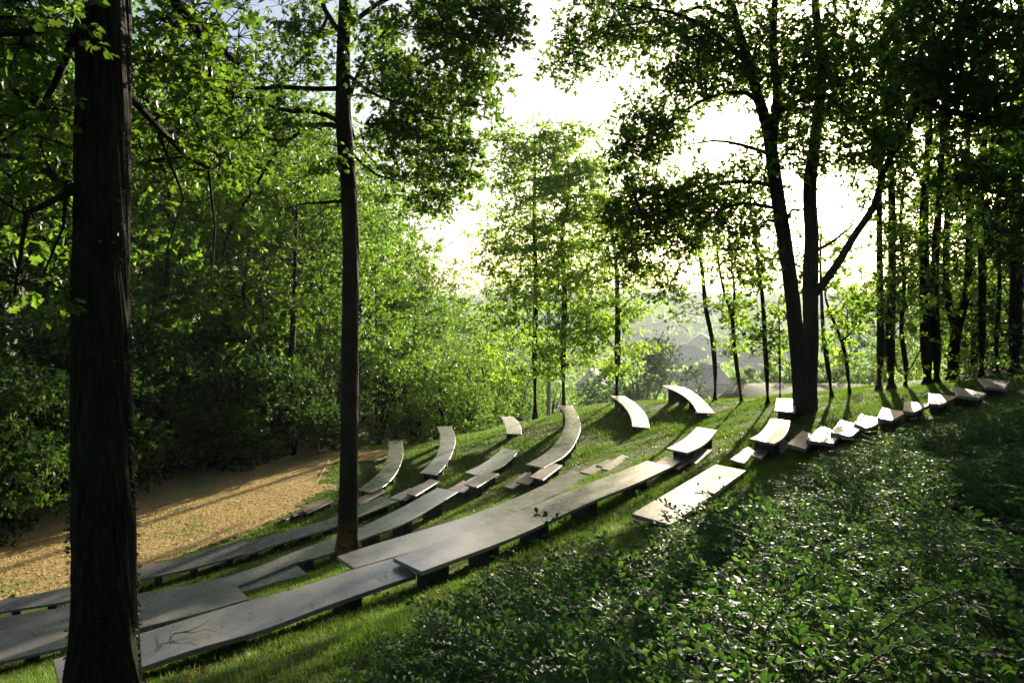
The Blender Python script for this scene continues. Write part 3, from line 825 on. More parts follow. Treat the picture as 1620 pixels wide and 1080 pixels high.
# dark thicket and multi-stemmed bushes
TH = [(15, 20.5, 0, 1.0), (60, 22, 1, 1.1), (120, 22.6, 0, .95), (175, 24.2, 1, 1.1), (215, 25.5, 0, 1.0), (262, 26.2, 1, 1.0), (300, 27.0, 0, 1.05), (345, 27.6, 1, 1.1), (385, 28.2, 0, 1.0),
      (425, 28.8, 1, 1.05), (462, 29.6, 0, .9), (500, 31.2, 1, .95), (-40, 19.4, 0, 1.1), (-110, 18.0, 0, 1.1), (240, 29, 0, 1.2), (330, 31, 0, 1.25), (410, 32, 0, 1.25), (480, 34.5, 0, 1.15), (150, 27, 0, 1.2), (60, 26, 0, 1.3)]
for i, (px, Y, v, s_) in enumerate(TH):
    side = 'left of the big left trunk' if px < 120 else ('just right of the big left trunk' if px < 260 else ('midway along the clearing edge' if px < 400 else 'near the middle trunk'))
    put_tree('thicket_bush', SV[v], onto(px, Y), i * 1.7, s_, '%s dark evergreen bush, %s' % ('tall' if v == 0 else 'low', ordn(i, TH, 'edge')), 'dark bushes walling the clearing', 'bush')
LB = [(655, 38, 2, 1.15), (690, 41, 2, 1.2), (745, 42, 2, 1.05), (775, 44, 2, 1.1), (600, 37, 2, 1.1), (820, 52, 2, 1.0), (720, 50, 2, 1.2), (870, 60, 2, 1.1), (930, 70, 2, 1.2), (560, 36, 0, 1.1), (625, 40, 0, 1.0), (790, 56, 0, 1.0),
      (705, 37, 2, .8), (735, 37.5, 2, .7)]
for i, (px, Y, v, s_) in enumerate(LB):
    put_tree('leafy_bush', SV[v], onto(px, Y), i * 2.1, s_, '%s, %s' % (['sunlit many stemmed bush', 'dark rounded bush'][v == 0], ordn(i, LB, 'crest')), 'bushes beyond the crest', 'bush')
# ================================================================== the large near trees
def px_path(pts):
    return np.array([P(*p) for p in pts])

def pads(lst, R):
    """clump centres scattered in soft pads: (px, py, Y, half width px, half height px, half depth m, count)"""
    out = []
    for px, py, Y, rx, ry, rd, n in lst:
        d = unit(R.normal(size=(n, 3))) * (R.uniform(0, 1, (n, 1)) ** (1 / 2.6))
        for a in d:
            out.append(P(px + a[0] * rx, py + a[1] * ry, Y + a[2] * rd))
    return np.array(out)

def displaced_trunk(path, radii, sides, amp, R, steps=220, freq=6.5):
    """a trunk with furrowed bark ridges, flare and buttresses in the mesh itself"""
    pr = resample(np.concatenate([path, np.asarray(radii)[:, None]], 1), steps)
    ang = np.linspace(0, 2 * np.pi, sides, endpoint=False)
    h = pr[:, 2] - pr[0, 2]
    A, Hh = np.meshgrid(ang, h)
    rad = pr[:, 3][:, None] * np.ones_like(A)
    u = A / (2 * np.pi) * freq * 2
    wob = fbm(np.cos(A) * 3 + 5, np.sin(A) * 3 + Hh * .6, 3)
    ridg = 1 - np.abs(2 * vnoise(np.cos(A) * freq + 40 + .35 * np.sin(Hh * 7), np.sin(A) * freq + Hh * 3.6 + 3) - 1)
    rid2 = vnoise(np.cos(A) * freq * 2.3, np.sin(A) * freq * 2.3 + Hh * 9)
    rad = rad * (1 + .10 * wob) + amp * (ridg - .5) + amp * .5 * (rid2 - .5)
    butt = np.exp(-h / .35)[:, None] * (.35 * np.clip(np.cos(A * 3 + .8) + np.cos(A * 5 + 2) * .6, 0, 2))
    rad = rad * (1 + butt)
    V = np.stack([pr[:, 0][:, None] + rad * np.cos(A), pr[:, 1][:, None] + rad * np.sin(A), pr[:, 2][:, None] + 0 * A], -1).reshape(-1, 3)
    i = np.arange(steps - 1)[:, None] * sides; j = np.arange(sides)[None]; j2 = (j + 1) % sides
    a = (i + j).ravel(); c = (i + j2).ravel()
    return V, np.stack([a, c, c + sides, a + sides], 1)

def hero(name, label, group, trunk, limbs, padlist, seed, leafsize, tmpl, lm, ntw, nlf, rad, bark_amp=.012, extra_stems=(), bm=None, sides=72, steps=240, twig=True, rtip=.006, flat=.6, droop=.2):
    R = np.random.default_rng(seed)
    tp, tr = trunk
    base = np.array([tp[0][0], tp[0][1], tp[0][2]])
    t = thing(name, label, 'tree', base, 0, group)
    V, Fc = displaced_trunk(np.array(tp) - base, tr, sides, bark_amp, R, steps)
    link('trunk', mesh_np('trunk', V, Fc, bm or M_BARK, True), t)
    allst = [(np.array(tp) - base, np.array(tr))]
    for sp_, sr_ in extra_stems:
        V, Fc = displaced_trunk(np.array(sp_) - base, sr_, sides, bark_amp * .8, R, steps)
        link('trunk', mesh_np('trunk', V, Fc, bm or M_BARK, True), t); allst.append((np.array(sp_) - base, np.array(sr_)))
    lb = []
    for pts, r0, r1 in limbs:
        p = px_path(pts) - base
        p[1:-1] += R.normal(size=(len(p) - 2, 3)) * .03
        lb.append((p, np.linspace(r0, r1, len(p))))
    ns = len(allst)
    cl = pads(padlist, R) - base
    paths = grow(allst + lb, cl, rtip=rtip, R=R, minj=.25)
    for k in range(len(lb)):
        v, f = tubes([paths[ns + k]], 9)
        link('limb', mesh_np('limb', v, f, bm or M_BARK, True), t)
    V, Fc, tw = clump_leaves(cl, rad, ntw, nlf, leafsize, tmpl, flat=flat, R=R, droop=droop, twig_geo=twig)
    bv, bf = tubes(paths[ns + len(lb):], 5)
    if tw:
        wv, wf = tubes(tw, 3); bf = np.concatenate([bf, wf + len(bv)]); bv = np.concatenate([bv, wv])
    tag(link('branches', mesh_np('branches', bv, bf, bm or M_BARK, True), t), kind='stuff')
    tag(link('crown', mesh_np('crown', V, Fc, lm), t), kind='stuff')
    return t, base

# ---- big oak at the left
YA = 4.8
def gnd(px, Y, sink=.1):
    x = (px - 810) / F * Y
    return np.array([x, Y, float(H(x, Y)) - sink])
g = gnd(165, YA)
tp = [g, P(166, 1000, YA), P(164, 800, YA), P(161, 600, YA), P(160, 400, YA), P(163, 200, YA), P(163, 0, YA), P(165, -300, YA), P(172, -900, YA), P(176, -1700, YA)]
tr = [.22, .188, .176, .168, .160, .157, .155, .15, .12, .05]
limbs = [([(130, 60, 4.8), (118, 38, 4.75), (85, 41, 4.5), (50, 60, 4.3), (0, 71, 4.2), (-70, 60, 4.1)], .035, .015),
         ([(135, 10, 4.8), (106, 75, 4.9), (85, 120, 5.0), (70, 158, 5.1), (66, 185, 5.2), (30, 200, 5.3), (-10, 232, 5.4)], .03, .012),
         ([(140, 310, 4.8), (112, 290, 4.9), (60, 258, 5.2), (0, 242, 5.4), (-80, 235, 5.6)], .032, .014),
         ([(140, 290, 4.8), (100, 290, 4.6), (60, 310, 4.5), (38, 340, 4.45), (33, 400, 4.45), (22, 470, 4.4)], .030, .007),
         ([(105, 292, 4.62), (112, 330, 4.6), (85, 375, 4.6), (70, 430, 4.6)], .016, .005),
         ([(185, 130, 4.8), (205, 150, 4.9), (235, 172, 5.1), (250, 215, 5.3), (300, 245, 5.6), (330, 270, 5.9), (358, 283, 6.1), (378, 292, 6.3), (385, 306, 6.4)], .030, .009),
         ([(252, 213, 5.3), (270, 250, 5.35), (288, 300, 5.4), (285, 350, 5.5), (262, 400, 5.6)], .013, .004),
         ([(330, 272, 5.9), (338, 330, 6.0), (343, 400, 6.1), (335, 440, 6.1)], .011, .004),
         ([(170, -260, 4.8), (235, -90, 5.2), (270, 0, 5.5), (305, 40, 5.8), (338, 72, 6.0), (378, 101, 6.2)], .075, .022),
         ([(332, 70, 5.95), (330, 110, 6.0), (333, 150, 6.1)], .02, .008)]
pl = [(30, 40, 4.6, 75, 50, .9, 15), (40, 170, 5.2, 70, 60, 1.0, 15), (20, 330, 4.9, 50, 60, .7, 6), (60, 330, 5.2, 40, 60, .5, 5), (50, 440, 4.7, 40, 30, .3, 3),
      (300, 120, 6.2, 90, 80, 1.0, 24), (240, 70, 5.8, 45, 50, .7, 8), (270, 250, 5.8, 50, 50, .6, 8), (350, 230, 6.4, 50, 60, .6, 9), (330, 30, 6.0, 70, 40, .8, 11),
      (250, 170, 5.4, 36, 30, .3, 4), (-60, 100, 5, 60, 120, 1, 10)]
t1, b1 = hero('oak_tree', 'massive dark oak trunk at the left with ivy along its edges', 'near oaks rising out of the picture', (tp, tr), limbs, pl, 11, .085, LTO, M_OAK, 6, 8, .34, bark_amp=.022, sides=210, steps=420)
# ivy clinging to the bark of this oak
R = np.random.default_rng(5)
n = 3600
hh = R.uniform(-3.0, 1.2, n); a = np.where(R.random(n) < .6, R.normal(math.pi, .5, n), R.normal(0.0, .45, n))
keep = (vnoise(hh * 2.5 + 9, a * 2) > .42) & (R.random(n) < np.interp(hh, [-3, -1, 1.2], [1, .7, .25]))
hh, a = hh[keep], a[keep]
rr_ = np.interp(hh, [-3, -2, -1, 2], [.215, .19, .178, .16]) + .012
tx = np.interp(hh, [-2.7, 0, 2], [b1[0], b1[0] - .02, b1[0] - .01])
pos = np.stack([tx + rr_ * np.cos(a), YA + rr_ * np.sin(a) * .95, hh], 1)
out = np.stack([np.cos(a), np.sin(a), 0 * a], 1)
V, Fc = leaves(pos - b1, out * .9 + R.normal(size=(len(pos), 3)) * .5 + [0, 0, -.35], out * .3 + [0, 0, .8] + R.normal(size=(len(pos), 3)) * .3, .026 * R.uniform(.6, 1.3, len(pos)), LT6)
tag(link('ivy', mesh_np('ivy', V, Fc, M_IVY), t1), kind='stuff')

# ---- middle oak
g = ray(546, 884, 0); YB = g[1]; g = g - [0, 0, .12]
tp = [g, P(549, 862, YB), P(551, 800, YB), P(553, 600, YB), P(552, 300, YB), P(544, 200, YB), P(543, 100, YB), P(546, 0, YB), P(552, -200, YB), P(556, -500, YB)]
tr = np.array([23, 17, 14.8, 13.2, 12.2, 12, 10.5, 9, 6, 2]) / F * YB
limbs = [([(541, 140, YB), (500, 142, YB - .3), (430, 133, YB - .8), (400, 141, YB - 1), (370, 138, YB - 1.2)], .052, .02),
         ([(541, 195, YB), (500, 178, YB - .4), (450, 172, YB - .9), (400, 160, YB - 1.2), (330, 150, YB - 1.6)], .052, .018),
         ([(541, 203, YB), (510, 197, YB + .3), (480, 207, YB + .5), (440, 240, YB + .8), (400, 300, YB + 1), (368, 348, YB + 1.1), (348, 420, YB + 1.2)], .055, .014),
         ([(545, 60, YB), (520, 20, YB + .2), (505, -10, YB + .3), (480, -60, YB + .4)], .055, .03),
         ([(520, 22, YB + .2), (485, 80, YB), (460, 110, YB), (435, 133, YB)], .035, .015),
         ([(546, 318, YB), (500, 316, YB - .2), (470, 323, YB - .3)], .035, .012),
         ([(552, 190, YB), (566, 228, YB + .3), (600, 262, YB + .6), (620, 300, YB + .7)], .03, .010),
         ([(550, 160, YB), (566, 110, YB - .2), (600, 60, YB - .5), (650, 20, YB - .8)], .045, .018),
         ([(552, 120, YB), (590, 150, YB - .6), (660, 170, YB - 1.2), (730, 200, YB - 1.5)], .04, .012),
         ([(552, 40, YB), (620, -10, YB - .5), (700, 10, YB - 1), (780, 40, YB - 1.2)], .05, .014),
         ([(553, 240, YB), (600, 282, YB - .5), (650, 288, YB - .9)], .028, .01)]
pl = [(700, 40, YB - 1, 130, 70, 1.2, 80), (660, 150, YB - 1, 100, 70, 1.2, 62), (740, 130, YB - 1.3, 70, 70, .8, 36), (640, 235, YB - .6, 80, 50, .9, 42), (715, 265, YB - 1.3, 50, 45, .6, 20),
      (595, 90, YB - .2, 50, 90, .9, 20), (680, 320, YB - .8, 60, 40, .7, 14), (740, 235, YB - 1.4, 32, 30, .4, 8), (800, 40, YB - 1.3, 45, 50, .5, 12), (720, -60, YB - 1, 150, 60, 1.5, 30),
      (480, 40, YB, 70, 60, 1, 22), (430, 110, YB - .3, 60, 50, 1, 16), (390, 190, YB - 1, 70, 50, 1, 20), (470, 180, YB - .3, 50, 40, .9, 12), (450, 290, YB + .8, 60, 50, .8, 14),
      (330, 120, YB - 1.6, 60, 60, .9, 16), (380, 330, YB + .8, 50, 40, .6, 9), (500, 250, YB, 40, 40, .5, 8), (500, 110, YB, 36, 60, .7, 10), (480, -60, YB, 120, 60, 1.5, 20)]
t2, b2 = hero('oak_tree', 'slimmer oak in the middle with orange sunlight painted on its foot', 'near oaks rising out of the picture', (tp, tr), limbs, pl, 12, .105, LTO, M_OAK, 7, 8, .42, bark_amp=.014, sides=130, steps=420, bm=M_BARKSUN)

# ---- forked oak at the right of the slope
g = ray(1268, 658, 0); YC = g[1]; g = g - [0, 0, .15]; k = YC / F
stA = ([g, P(1267, 625, YC), P(1262, 560, YC), P(1251, 450, YC), P(1236, 350, YC), P(1223, 260, YC), P(1217, 215, YC), P(1203, 165, YC), P(1185, 100, YC), P(1166, 40, YC), P(1145, -40, YC), P(1120, -150, YC)],
       np.array([13.5, 12, 11.5, 10.5, 10.5, 9.5, 9.5, 8, 7, 6, 4.5, 2]) * k)
gB = gnd(1279, YC + .3, .15)
stB = ([gB, P(1281, 620, YC + .3), P(1283, 560, YC + .3), P(1282, 450, YC + .3), P(1284, 380, YC + .3), P(1281, 300, YC + .4), P(1290, 220, YC + .5), P(1300, 120, YC + .6), P(1290, 0, YC + .8), P(1296, -120, YC + 1)],
       np.array([10.5, 10, 10.5, 11.5, 10.5, 10, 8.5, 7, 5.5, 2]) * k)
limbs = [([(1219, 235, YC), (1224, 150, YC + .1), (1224, 80, YC + .2), (1222, 0, YC + .3), (1226, -100, YC + .4)], .115, .05),
         ([(1283, 470, YC + .3), (1296, 455, YC), (1322, 425, YC - .2), (1350, 372, YC - .5), (1382, 322, YC - .9), (1400, 272, YC - 1.2), (1425, 220, YC - 1.5), (1452, 170, YC - 1.8)], .10, .045),
         ([(1284, 400, YC + .3), (1310, 385, YC + .6), (1350, 355, YC + 1)], .05, .02),
         ([(1188, 108, YC), (1150, 70, YC - .5), (1110, 42, YC - 1), (1070, 20, YC - 1.3), (1000, 10, YC - 1.6)], .065, .02),
         ([(1207, 175, YC), (1185, 150, YC - .3), (1150, 148, YC - .7), (1105, 160, YC - 1), (1065, 190, YC - 1.2), (1045, 235, YC - 1.4), (1035, 290, YC - 1.5)], .055, .015),
         ([(1221, 245, YC), (1180, 232, YC - .2), (1130, 222, YC - .5), (1075, 232, YC - .8)], .05, .012),
         ([(1228, 295, YC), (1180, 285, YC + .2), (1120, 298, YC + .5), (1060, 330, YC + .7), (1020, 380, YC + .8)], .055, .015),
         ([(1232, 330, YC), (1170, 322, YC - .5), (1110, 345, YC - .9)], .045, .012),
         ([(1165, 38, YC), (1110, 10, YC + .3), (1050, 30, YC + .6), (960, 50, YC + .8), (920, 70, YC + .9)], .05, .014),
         ([(1224, 185, YC + .1), (1270, 160, YC - .4), (1320, 150, YC - .8), (1360, 130, YC - 1)], .055, .02),
         ([(1236, 360, YC), (1255, 330, YC - .5), (1300, 330, YC - .8)], .04, .012)]
pl = [(940, 50, YC + .6, 65, 60, 1.0, 44), (905, 100, YC + .6, 36, 45, .6, 16), (1000, 30, YC, 80, 60, 1.4, 40), (1080, 70, YC, 80, 50, 1.6, 42), (1150, 40, YC, 80, 70, 1.6, 42),
      (1040, 200, YC - 1.2, 60, 50, 1, 40), (1010, 260, YC - 1.2, 50, 50, .9, 34), (1090, 130, YC - .5, 70, 40, 1.2, 26), (1030, 330, YC, 80, 45, 1.3, 44), (1000, 400, YC + .6, 60, 60, .9, 30),
      (1110, 310, YC, 80, 40, 1.3, 46), (1235, 120, YC + .2, 60, 110, 1.6, 50), (1330, 110, YC, 90, 90, 2, 46), (1130, 90, YC, 70, 60, 1.8, 30), (1290, 240, YC + .3, 40, 40, 1, 16), (1200, 330, YC + .6, 60, 40, 1.2, 18), (1080, 380, YC + .4, 60, 40, 1.2, 26), (1420, 260, YC - 1, 50, 50, 1, 16), (1260, 400, YC + 1, 40, 50, .8, 8), (1170, 270, YC, 60, 30, 1.2, 16), (1160, 120, YC + .5, 55, 50, 1.5, 20), (1150, 370, YC - .2, 70, 35, 1, 24), (1190, 420, YC + .5, 50, 40, 1, 10),
      (1260, 60, YC, 90, 90, 2, 56), (1350, 70, YC - .5, 80, 80, 2, 52), (1300, 170, YC - .4, 70, 60, 1.8, 36), (1390, 180, YC - 1.4, 70, 60, 1.5, 36), (1440, 120, YC - 1.8, 60, 60, 1.5, 28),
      (1260, 240, YC + .2, 50, 50, 1.5, 18), (1370, 250, YC - 1, 60, 30, 1, 14), (1100, -60, YC, 200, 60, 2.5, 50), (1320, -60, YC, 160, 60, 2.5, 44), (1060, 450, YC + .6, 30, 30, .6, 7), (985, 330, YC - .8, 30, 50, .5, 12)]
t3, b3 = hero('oak_tree', 'big forked oak with two dark trunks standing on the slope', 'large oaks in view', stA, limbs, pl, 13, .10, LT6, M_OAK, 7, 7, .48, bark_amp=.02, extra_stems=[stB], sides=80, steps=240, rtip=.008)
for o in (t1, t2): o['group'] = 'large oaks in view'

# ---- slim trees along the crest
def stem_tree(name, label, group, path, widths, padl, seed, lm, size=.12, ntw=6, nlf=8, rad=.5, flat=.35, droop=.1, cat='tree', bm=None, limbs=()):
    """path: (px, py) up one trunk whose first point is where it leaves the ground; widths in pixels"""
    R = np.random.default_rng(seed)
    px0, py0 = path[0][:2]
    Y = path[0][2] if len(path[0]) > 2 else None
    if Y is None:
        g = ray(px0, py0, 0); Y = g[1]
    g = gnd(px0, Y, .1)
    pts = [g] + [P(q[0], q[1], Y) for q in path[1:]]
    rr = np.array(widths) / 2 / F * Y
    base = pts[0].copy()
    t = thing(name, label, cat, base, 0, group)
    tp = np.array(pts) - base
    tp = np.insert(tp, 1, tp[0] + (tp[1] - tp[0]) * .12, 0); rr = np.insert(rr, 1, rr[0] * .8); rr[0] *= 1.25
    st = [(tp, rr)]
    lb = [(px_path([(a, b, Y + c) for a, b, c in l]) - base, np.linspace(r0, r1, len(l))) for l, r0, r1 in limbs]
    cl = pads([(a, b, Y + c, rx, ry, rd, n) for a, b, c, rx, ry, rd, n in padl], R) - base
    paths = grow(st + lb, cl, rtip=.009, R=R, minj=.2)
    v, f = tubes(paths[:1], 12); link('trunk', mesh_np('trunk', v, f, bm or M_BARKD, True), t)
    for k in range(len(lb)):
        v, f = tubes([paths[1 + k]], 7); link('limb', mesh_np('limb', v, f, bm or M_BARKD, True), t)
    v, f = tubes(paths[1 + len(lb):], 4); tag(link('branches', mesh_np('branches', v, f, bm or M_BARKD, True), t), kind='stuff')
    V, Fc, tw = clump_leaves(cl, rad, ntw, nlf, size, LT2, flat=flat, R=R, droop=droop, twig_geo=False)
    tag(link('crown', mesh_np('crown', V, Fc, lm), t), kind='stuff')
    return t

GS = 'slim trees along the crest of the slope'
def maple_pads(cx, top, bot, w, n, seed, layers=9):
    R = np.random.default_rng(seed); o = []
    for i in range(layers):
        f = i / (layers - 1); y = top + (bot - top) * f
        ww = w * (.45 + .75 * math.sin(math.pi * min(1, .15 + .8 * f))) * R.uniform(.8, 1.15)
        for sd_ in (-1, 1):
            o.append((cx + sd_ * ww * .45 + R.normal() * 8, y + R.normal() * 8, R.normal() * .6, ww * .55, 15, 1.2, max(2, int(n / layers / 2))))
    return o
stem_tree('slim_tree', 'slim straight tree on the mound, farthest left of the three on the crest', GS, [(847, 655), (846, 560), (848, 450), (845, 350), (846, 260), (846, 205)], [11, 9, 7.5, 6, 4, 1.5],
          maple_pads(838, 205, 590, 100, 360, 31, 13) + [(838, 270, 0, 62, 75, 1.6, 120), (830, 400, 0, 75, 80, 1.6, 110), (800, 500, 0, 60, 50, 1.5, 45)], 31, M_MAPLE, size=.15, nlf=9, rad=.62, limbs=[([(847, 510, 0), (825, 480, .4), (790, 455, .8)], .035, .01), ([(847, 520, 0), (870, 490, -.3), (890, 450, -.5)], .03, .01)])
stem_tree('slim_tree', 'slim tree in the middle of the three on the crest beside a pale pole', GS, [(892, 636), (891, 560), (893, 450), (889, 380), (900, 300), (895, 225)], [12, 9.5, 8, 6, 4, 1.5],
          maple_pads(900, 225, 580, 95, 360, 32, 13) + [(908, 290, 0, 62, 75, 1.6, 120), (900, 410, 0, 65, 80, 1.6, 100), (920, 510, 0, 60, 50, 1.5, 40)], 32, M_MAPLE, size=.15, nlf=9, rad=.62, limbs=[([(893, 540, 0), (865, 505, -.4), (845, 480, -.6)], .03, .01), ([(893, 530, 0), (915, 490, .3), (925, 450, .5)], .03, .01)])
stem_tree('slim_tree', 'slim tree farthest right of the three straight ones on the crest', GS, [(975, 617), (977, 560), (977, 490), (975, 420), (965, 350), (958, 290)], [12, 10, 8, 6, 4, 1.5],
          maple_pads(968, 320, 580, 80, 230, 33, 11), 33, M_MAPLE, size=.15, nlf=9, rad=.6, limbs=[([(977, 500, 0), (1000, 470, .3), (1025, 455, .4)], .03, .01), ([(976, 560, 0), (960, 535, -.3), (940, 520, -.4)], .025, .008)])
def sp(cx, cy, rx, ry, n, d=0): return (cx, cy, d, rx, ry, 1.1, n)
stem_tree('slim_tree', 'thin crooked tree rising just behind the bench with dark block legs', GS, [(1131, 634), (1131, 580), (1127, 540), (1117, 490), (1111, 430), (1102, 370), (1095, 300), (1100, 240)], [9, 7.5, 7, 7, 6, 4.5, 3, 1],
          [sp(1100, 380, 50, 60, 22), sp(1080, 480, 30, 40, 10), sp(1140, 500, 30, 50, 14), sp(1110, 300, 40, 40, 12)], 34, M_OAK, rad=.5)
stem_tree('slim_tree', 'thin forked tree leaning left between the crooked tree and the forked oak', GS, [(1174, 636), (1167, 590), (1161, 540), (1158, 500), (1145, 460), (1135, 400), (1130, 330)], [8, 7, 6.5, 6, 4.5, 3, 1],
          [sp(1140, 400, 45, 50, 16), sp(1170, 500, 30, 45, 14), sp(1155, 550, 30, 20, 6), sp(1180, 440, 30, 30, 9)], 35, M_MAPLE, rad=.45, limbs=[([(1159, 505, 0), (1162, 470, .2), (1158, 420, .3), (1150, 350, .4)], .05, .02)])
stem_tree('slim_tree', 'thin upright tree immediately left of the forked oak', GS, [(1215, 640), (1213, 590), (1210, 540), (1207, 480), (1200, 420), (1190, 350), (1185, 270)], [9, 7.5, 7, 6.5, 5, 3.5, 1],
          [sp(1200, 420, 35, 60, 18), sp(1220, 520, 28, 45, 14), sp(1190, 330, 45, 40, 12), sp(1180, 540, 20, 20, 5)], 36, M_OAK, rad=.5)
stem_tree('slim_tree', 'thinnest sapling between two slim trees left of the forked oak', GS, [(1234, 632), (1234, 590), (1233, 530), (1232, 470)], [4, 3.5, 3, 1],
          [sp(1235, 500, 20, 45, 10), sp(1230, 560, 18, 20, 5)], 37, M_MAPLE, rad=.4)
stem_tree('slim_tree', 'thin tree close to the right side of the forked oak', GS, [(1317, 628), (1311, 590), (1304, 540), (1300, 480), (1298, 400), (1300, 330)], [9, 7.5, 6.5, 5, 3.5, 1],
          [sp(1325, 480, 30, 50, 12), sp(1310, 540, 30, 25, 7), sp(1330, 400, 40, 40, 10)], 38, M_MAPLE, rad=.45)
stem_tree('slim_tree', 'thin bowed tree standing alone right of the forked oak', GS, [(1345, 623), (1341, 590), (1335, 550), (1322, 515), (1308, 480), (1302, 430)], [7, 6, 5.5, 4.5, 3.5, 1],
          [sp(1345, 500, 25, 35, 9), sp(1355, 450, 30, 40, 9), sp(1330, 560, 18, 20, 4)], 39, M_MAPLE, rad=.42)

GR = 'trees crowding the right end of the slope'
def rightpads(cx, w, n, seed, lo=560):
    R = np.random.default_rng(seed); o = []
    for i in range(10):
        y = -60 + (lo + 60) * i / 9
        dens = (1.25 if y < 460 else .8) * n / 10
        o.append((cx + R.normal() * w * .35, y + R.normal() * 15, R.normal() * 1.0, w * R.uniform(.7, 1.1), 38, 1.5, max(2, int(dens))))
    return o
RT = [('straight dark tree right of the pale field, leftmost of the right-hand group', [(1390, 617), (1393, 560), (1392, 450), (1391, 330), (1395, 200), (1398, 60), (1400, -80)], [14, 12, 10, 8.5, 7, 5, 2], 1400, 60, 90, M_OAK, 480),
      ('straight thicker dark tree second in the right-hand group', [(1411, 616), (1408, 560), (1411, 450), (1411, 330), (1408, 200), (1415, 60), (1420, -80)], [19, 15, 12, 11, 9, 6, 2], 1420, 60, 90, M_OAK, 470),
      ('slender tree with a leaning stem third in the right-hand group', [(1432, 612), (1433, 575), (1427, 540), (1430, 450), (1425, 350), (1440, 200), (1445, 50)], [8, 8, 7, 6, 5, 4, 2], 1440, 55, 60, M_MAPLE, 580),
      ('broad trunked tree in the middle of the right-hand group', [(1468, 609), (1466, 560), (1463, 450), (1462, 330), (1470, 200), (1472, 60), (1470, -80)], [22, 18, 15, 12, 10, 7, 2], 1470, 70, 90, M_OAK, 470),
      ('dark tree pressed against the broad trunk in the right-hand group', [(1482, 607), (1482, 560), (1478, 450), (1485, 330), (1492, 200), (1500, 60), (1506, -80)], [16, 13, 12, 10, 8, 6, 2], 1490, 70, 80, M_OAK, 450),
      ('tree with a flared foot and forking trunk in the right-hand group', [(1507, 600), (1508, 570), (1514, 520), (1528, 470), (1533, 380), (1530, 250), (1540, 100), (1545, -60)], [26, 18, 15, 12, 10, 8, 6, 2], 1540, 80, 90, M_OAK, 500),
      ('upright tree right of the one with the flared foot', [(1553, 597), (1553, 540), (1554, 450), (1552, 330), (1560, 180), (1562, 0)], [14, 12, 11, 9, 7, 3], 1560, 70, 80, M_DARKL, 520),
      ('thin pair-like stem near the topmost stair stone', [(1579, 593), (1576, 540), (1581, 470), (1580, 380), (1575, 250)], [8, 7, 6, 5, 2], 1590, 60, 50, M_MAPLE, 560),
      ('thick dark trunk at the right picture edge', [(1607, 588), (1606, 540), (1608, 450), (1606, 330), (1612, 180), (1615, 0), (1618, -120)], [24, 20, 18, 16, 13, 9, 4], 1640, 90, 110, M_DARKL, 560)]
for i, (lab, path, wd, cx, w_, n_, lm, lo) in enumerate(RT):
    lim = []
    if i == 5: lim = [([(1514, 522, 0), (1500, 480, .2), (1497, 400, .4), (1500, 300, .6), (1495, 150, .8)], .11, .05)]
    stem_tree('slope_tree', lab, GR, path, wd, rightpads(cx, w_, n_, 50 + i, lo), 50 + i, lm, size=.11, rad=.5, ntw=6, nlf=7, flat=.5, limbs=lim)
# further trees on the falling ground beyond, seen between the others
for i, (px, Y, v, s_, lab) in enumerate([(1440, 58, 2, .9, 'bright backlit tree beyond the pale field, left of the broad trunk'), (1525, 50, 2, .8, 'bright leafy tree behind the flared tree'),
        (1580, 44, 4, .8, 'green tree far behind the topmost stair stone'), (1650, 36, 4, 1.0, 'shady tree behind the thick trunk at the picture edge'), (1480, 74, 1, .9, 'hazy tree beyond the field behind the broad trunk'),
        (1720, 28, 1, 1.0, 'tall tree past the right picture edge'), (1410, 34, 4, .62, 'low tree behind the two straight dark trees right of the field'), (1540, 27, 4, .85, 'shady oak directly behind the flared tree'), (1620, 25, 4, .9, 'dense oak behind the topmost stair stone'), (1560, 66, 0, 1.0, 'hazy tree showing between the flared tree and the upright one')]):
    put_tree('background_tree', WV[v], onto(px, Y), i * 1.3 + .5, s_, lab, 'trees beyond the right end of the slope')

# trees of the same wood added round and behind the viewpoint to cut skylight
for i, (x, y, v, s_) in enumerate([(-9, -4, 1, 1.1), (-5, -11, 0, 1.2), (1, -7.5, 4, 1.1), (6, -5, 2, 1.2), (10, -10, 1, 1.2), (15, -2, 4, 1.1), (-14, 2, 0, 1.1), (-13, -12, 1, 1.3), (4, -17, 0, 1.4), (17, 6, 2, 1.0)]):
    put_tree('woodland_tree', WV[v], (x, y, float(H(x, y)) - .1), i * 2.2, s_, 'tree added for shade near the viewpoint, ' + ['just left of it', 'left of and well behind it', 'straight behind it', 'just right of it', 'far back on the right', 'level with it on the right', 'level with it on the left', 'far back on the left', 'farthest back of all', 'ahead of it past the right edge'][i], 'trees added for shade near the viewpoint')

# ---- dark overhanging crown in the top right, rooted just outside the picture
g = gnd(1800, 8.5)
tp = [g, P(1798, 500, 8.5), P(1790, 200, 8.5), P(1800, -200, 8.5), P(1810, -600, 8.5)]
limbs = [([(1794, 330, 8.5), (1700, 230, 8.0), (1600, 190, 7.6), (1520, 170, 7.2), (1460, 160, 7.0)], .06, .02),
         ([(1793, 100, 8.5), (1700, 40, 8.2), (1600, 20, 8.0), (1500, 0, 7.8)], .06, .02),
         ([(1795, 420, 8.5), (1720, 350, 9), (1640, 320, 9.2), (1570, 330, 9.3)], .05, .012)]
pl = [(1590, 40, 7.8, 120, 80, 1.3, 34), (1480, 60, 7.6, 80, 70, 1.0, 17), (1600, 160, 7.7, 100, 70, 1.2, 28), (1500, 150, 7.2, 60, 50, .7, 16), (1610, 280, 9, 80, 60, 1.2, 22), (1600, 390, 9.4, 60, 60, 1.2, 16), (1540, 260, 8.8, 50, 40, .8, 9), (1700, 200, 8, 80, 200, 1.5, 50)]
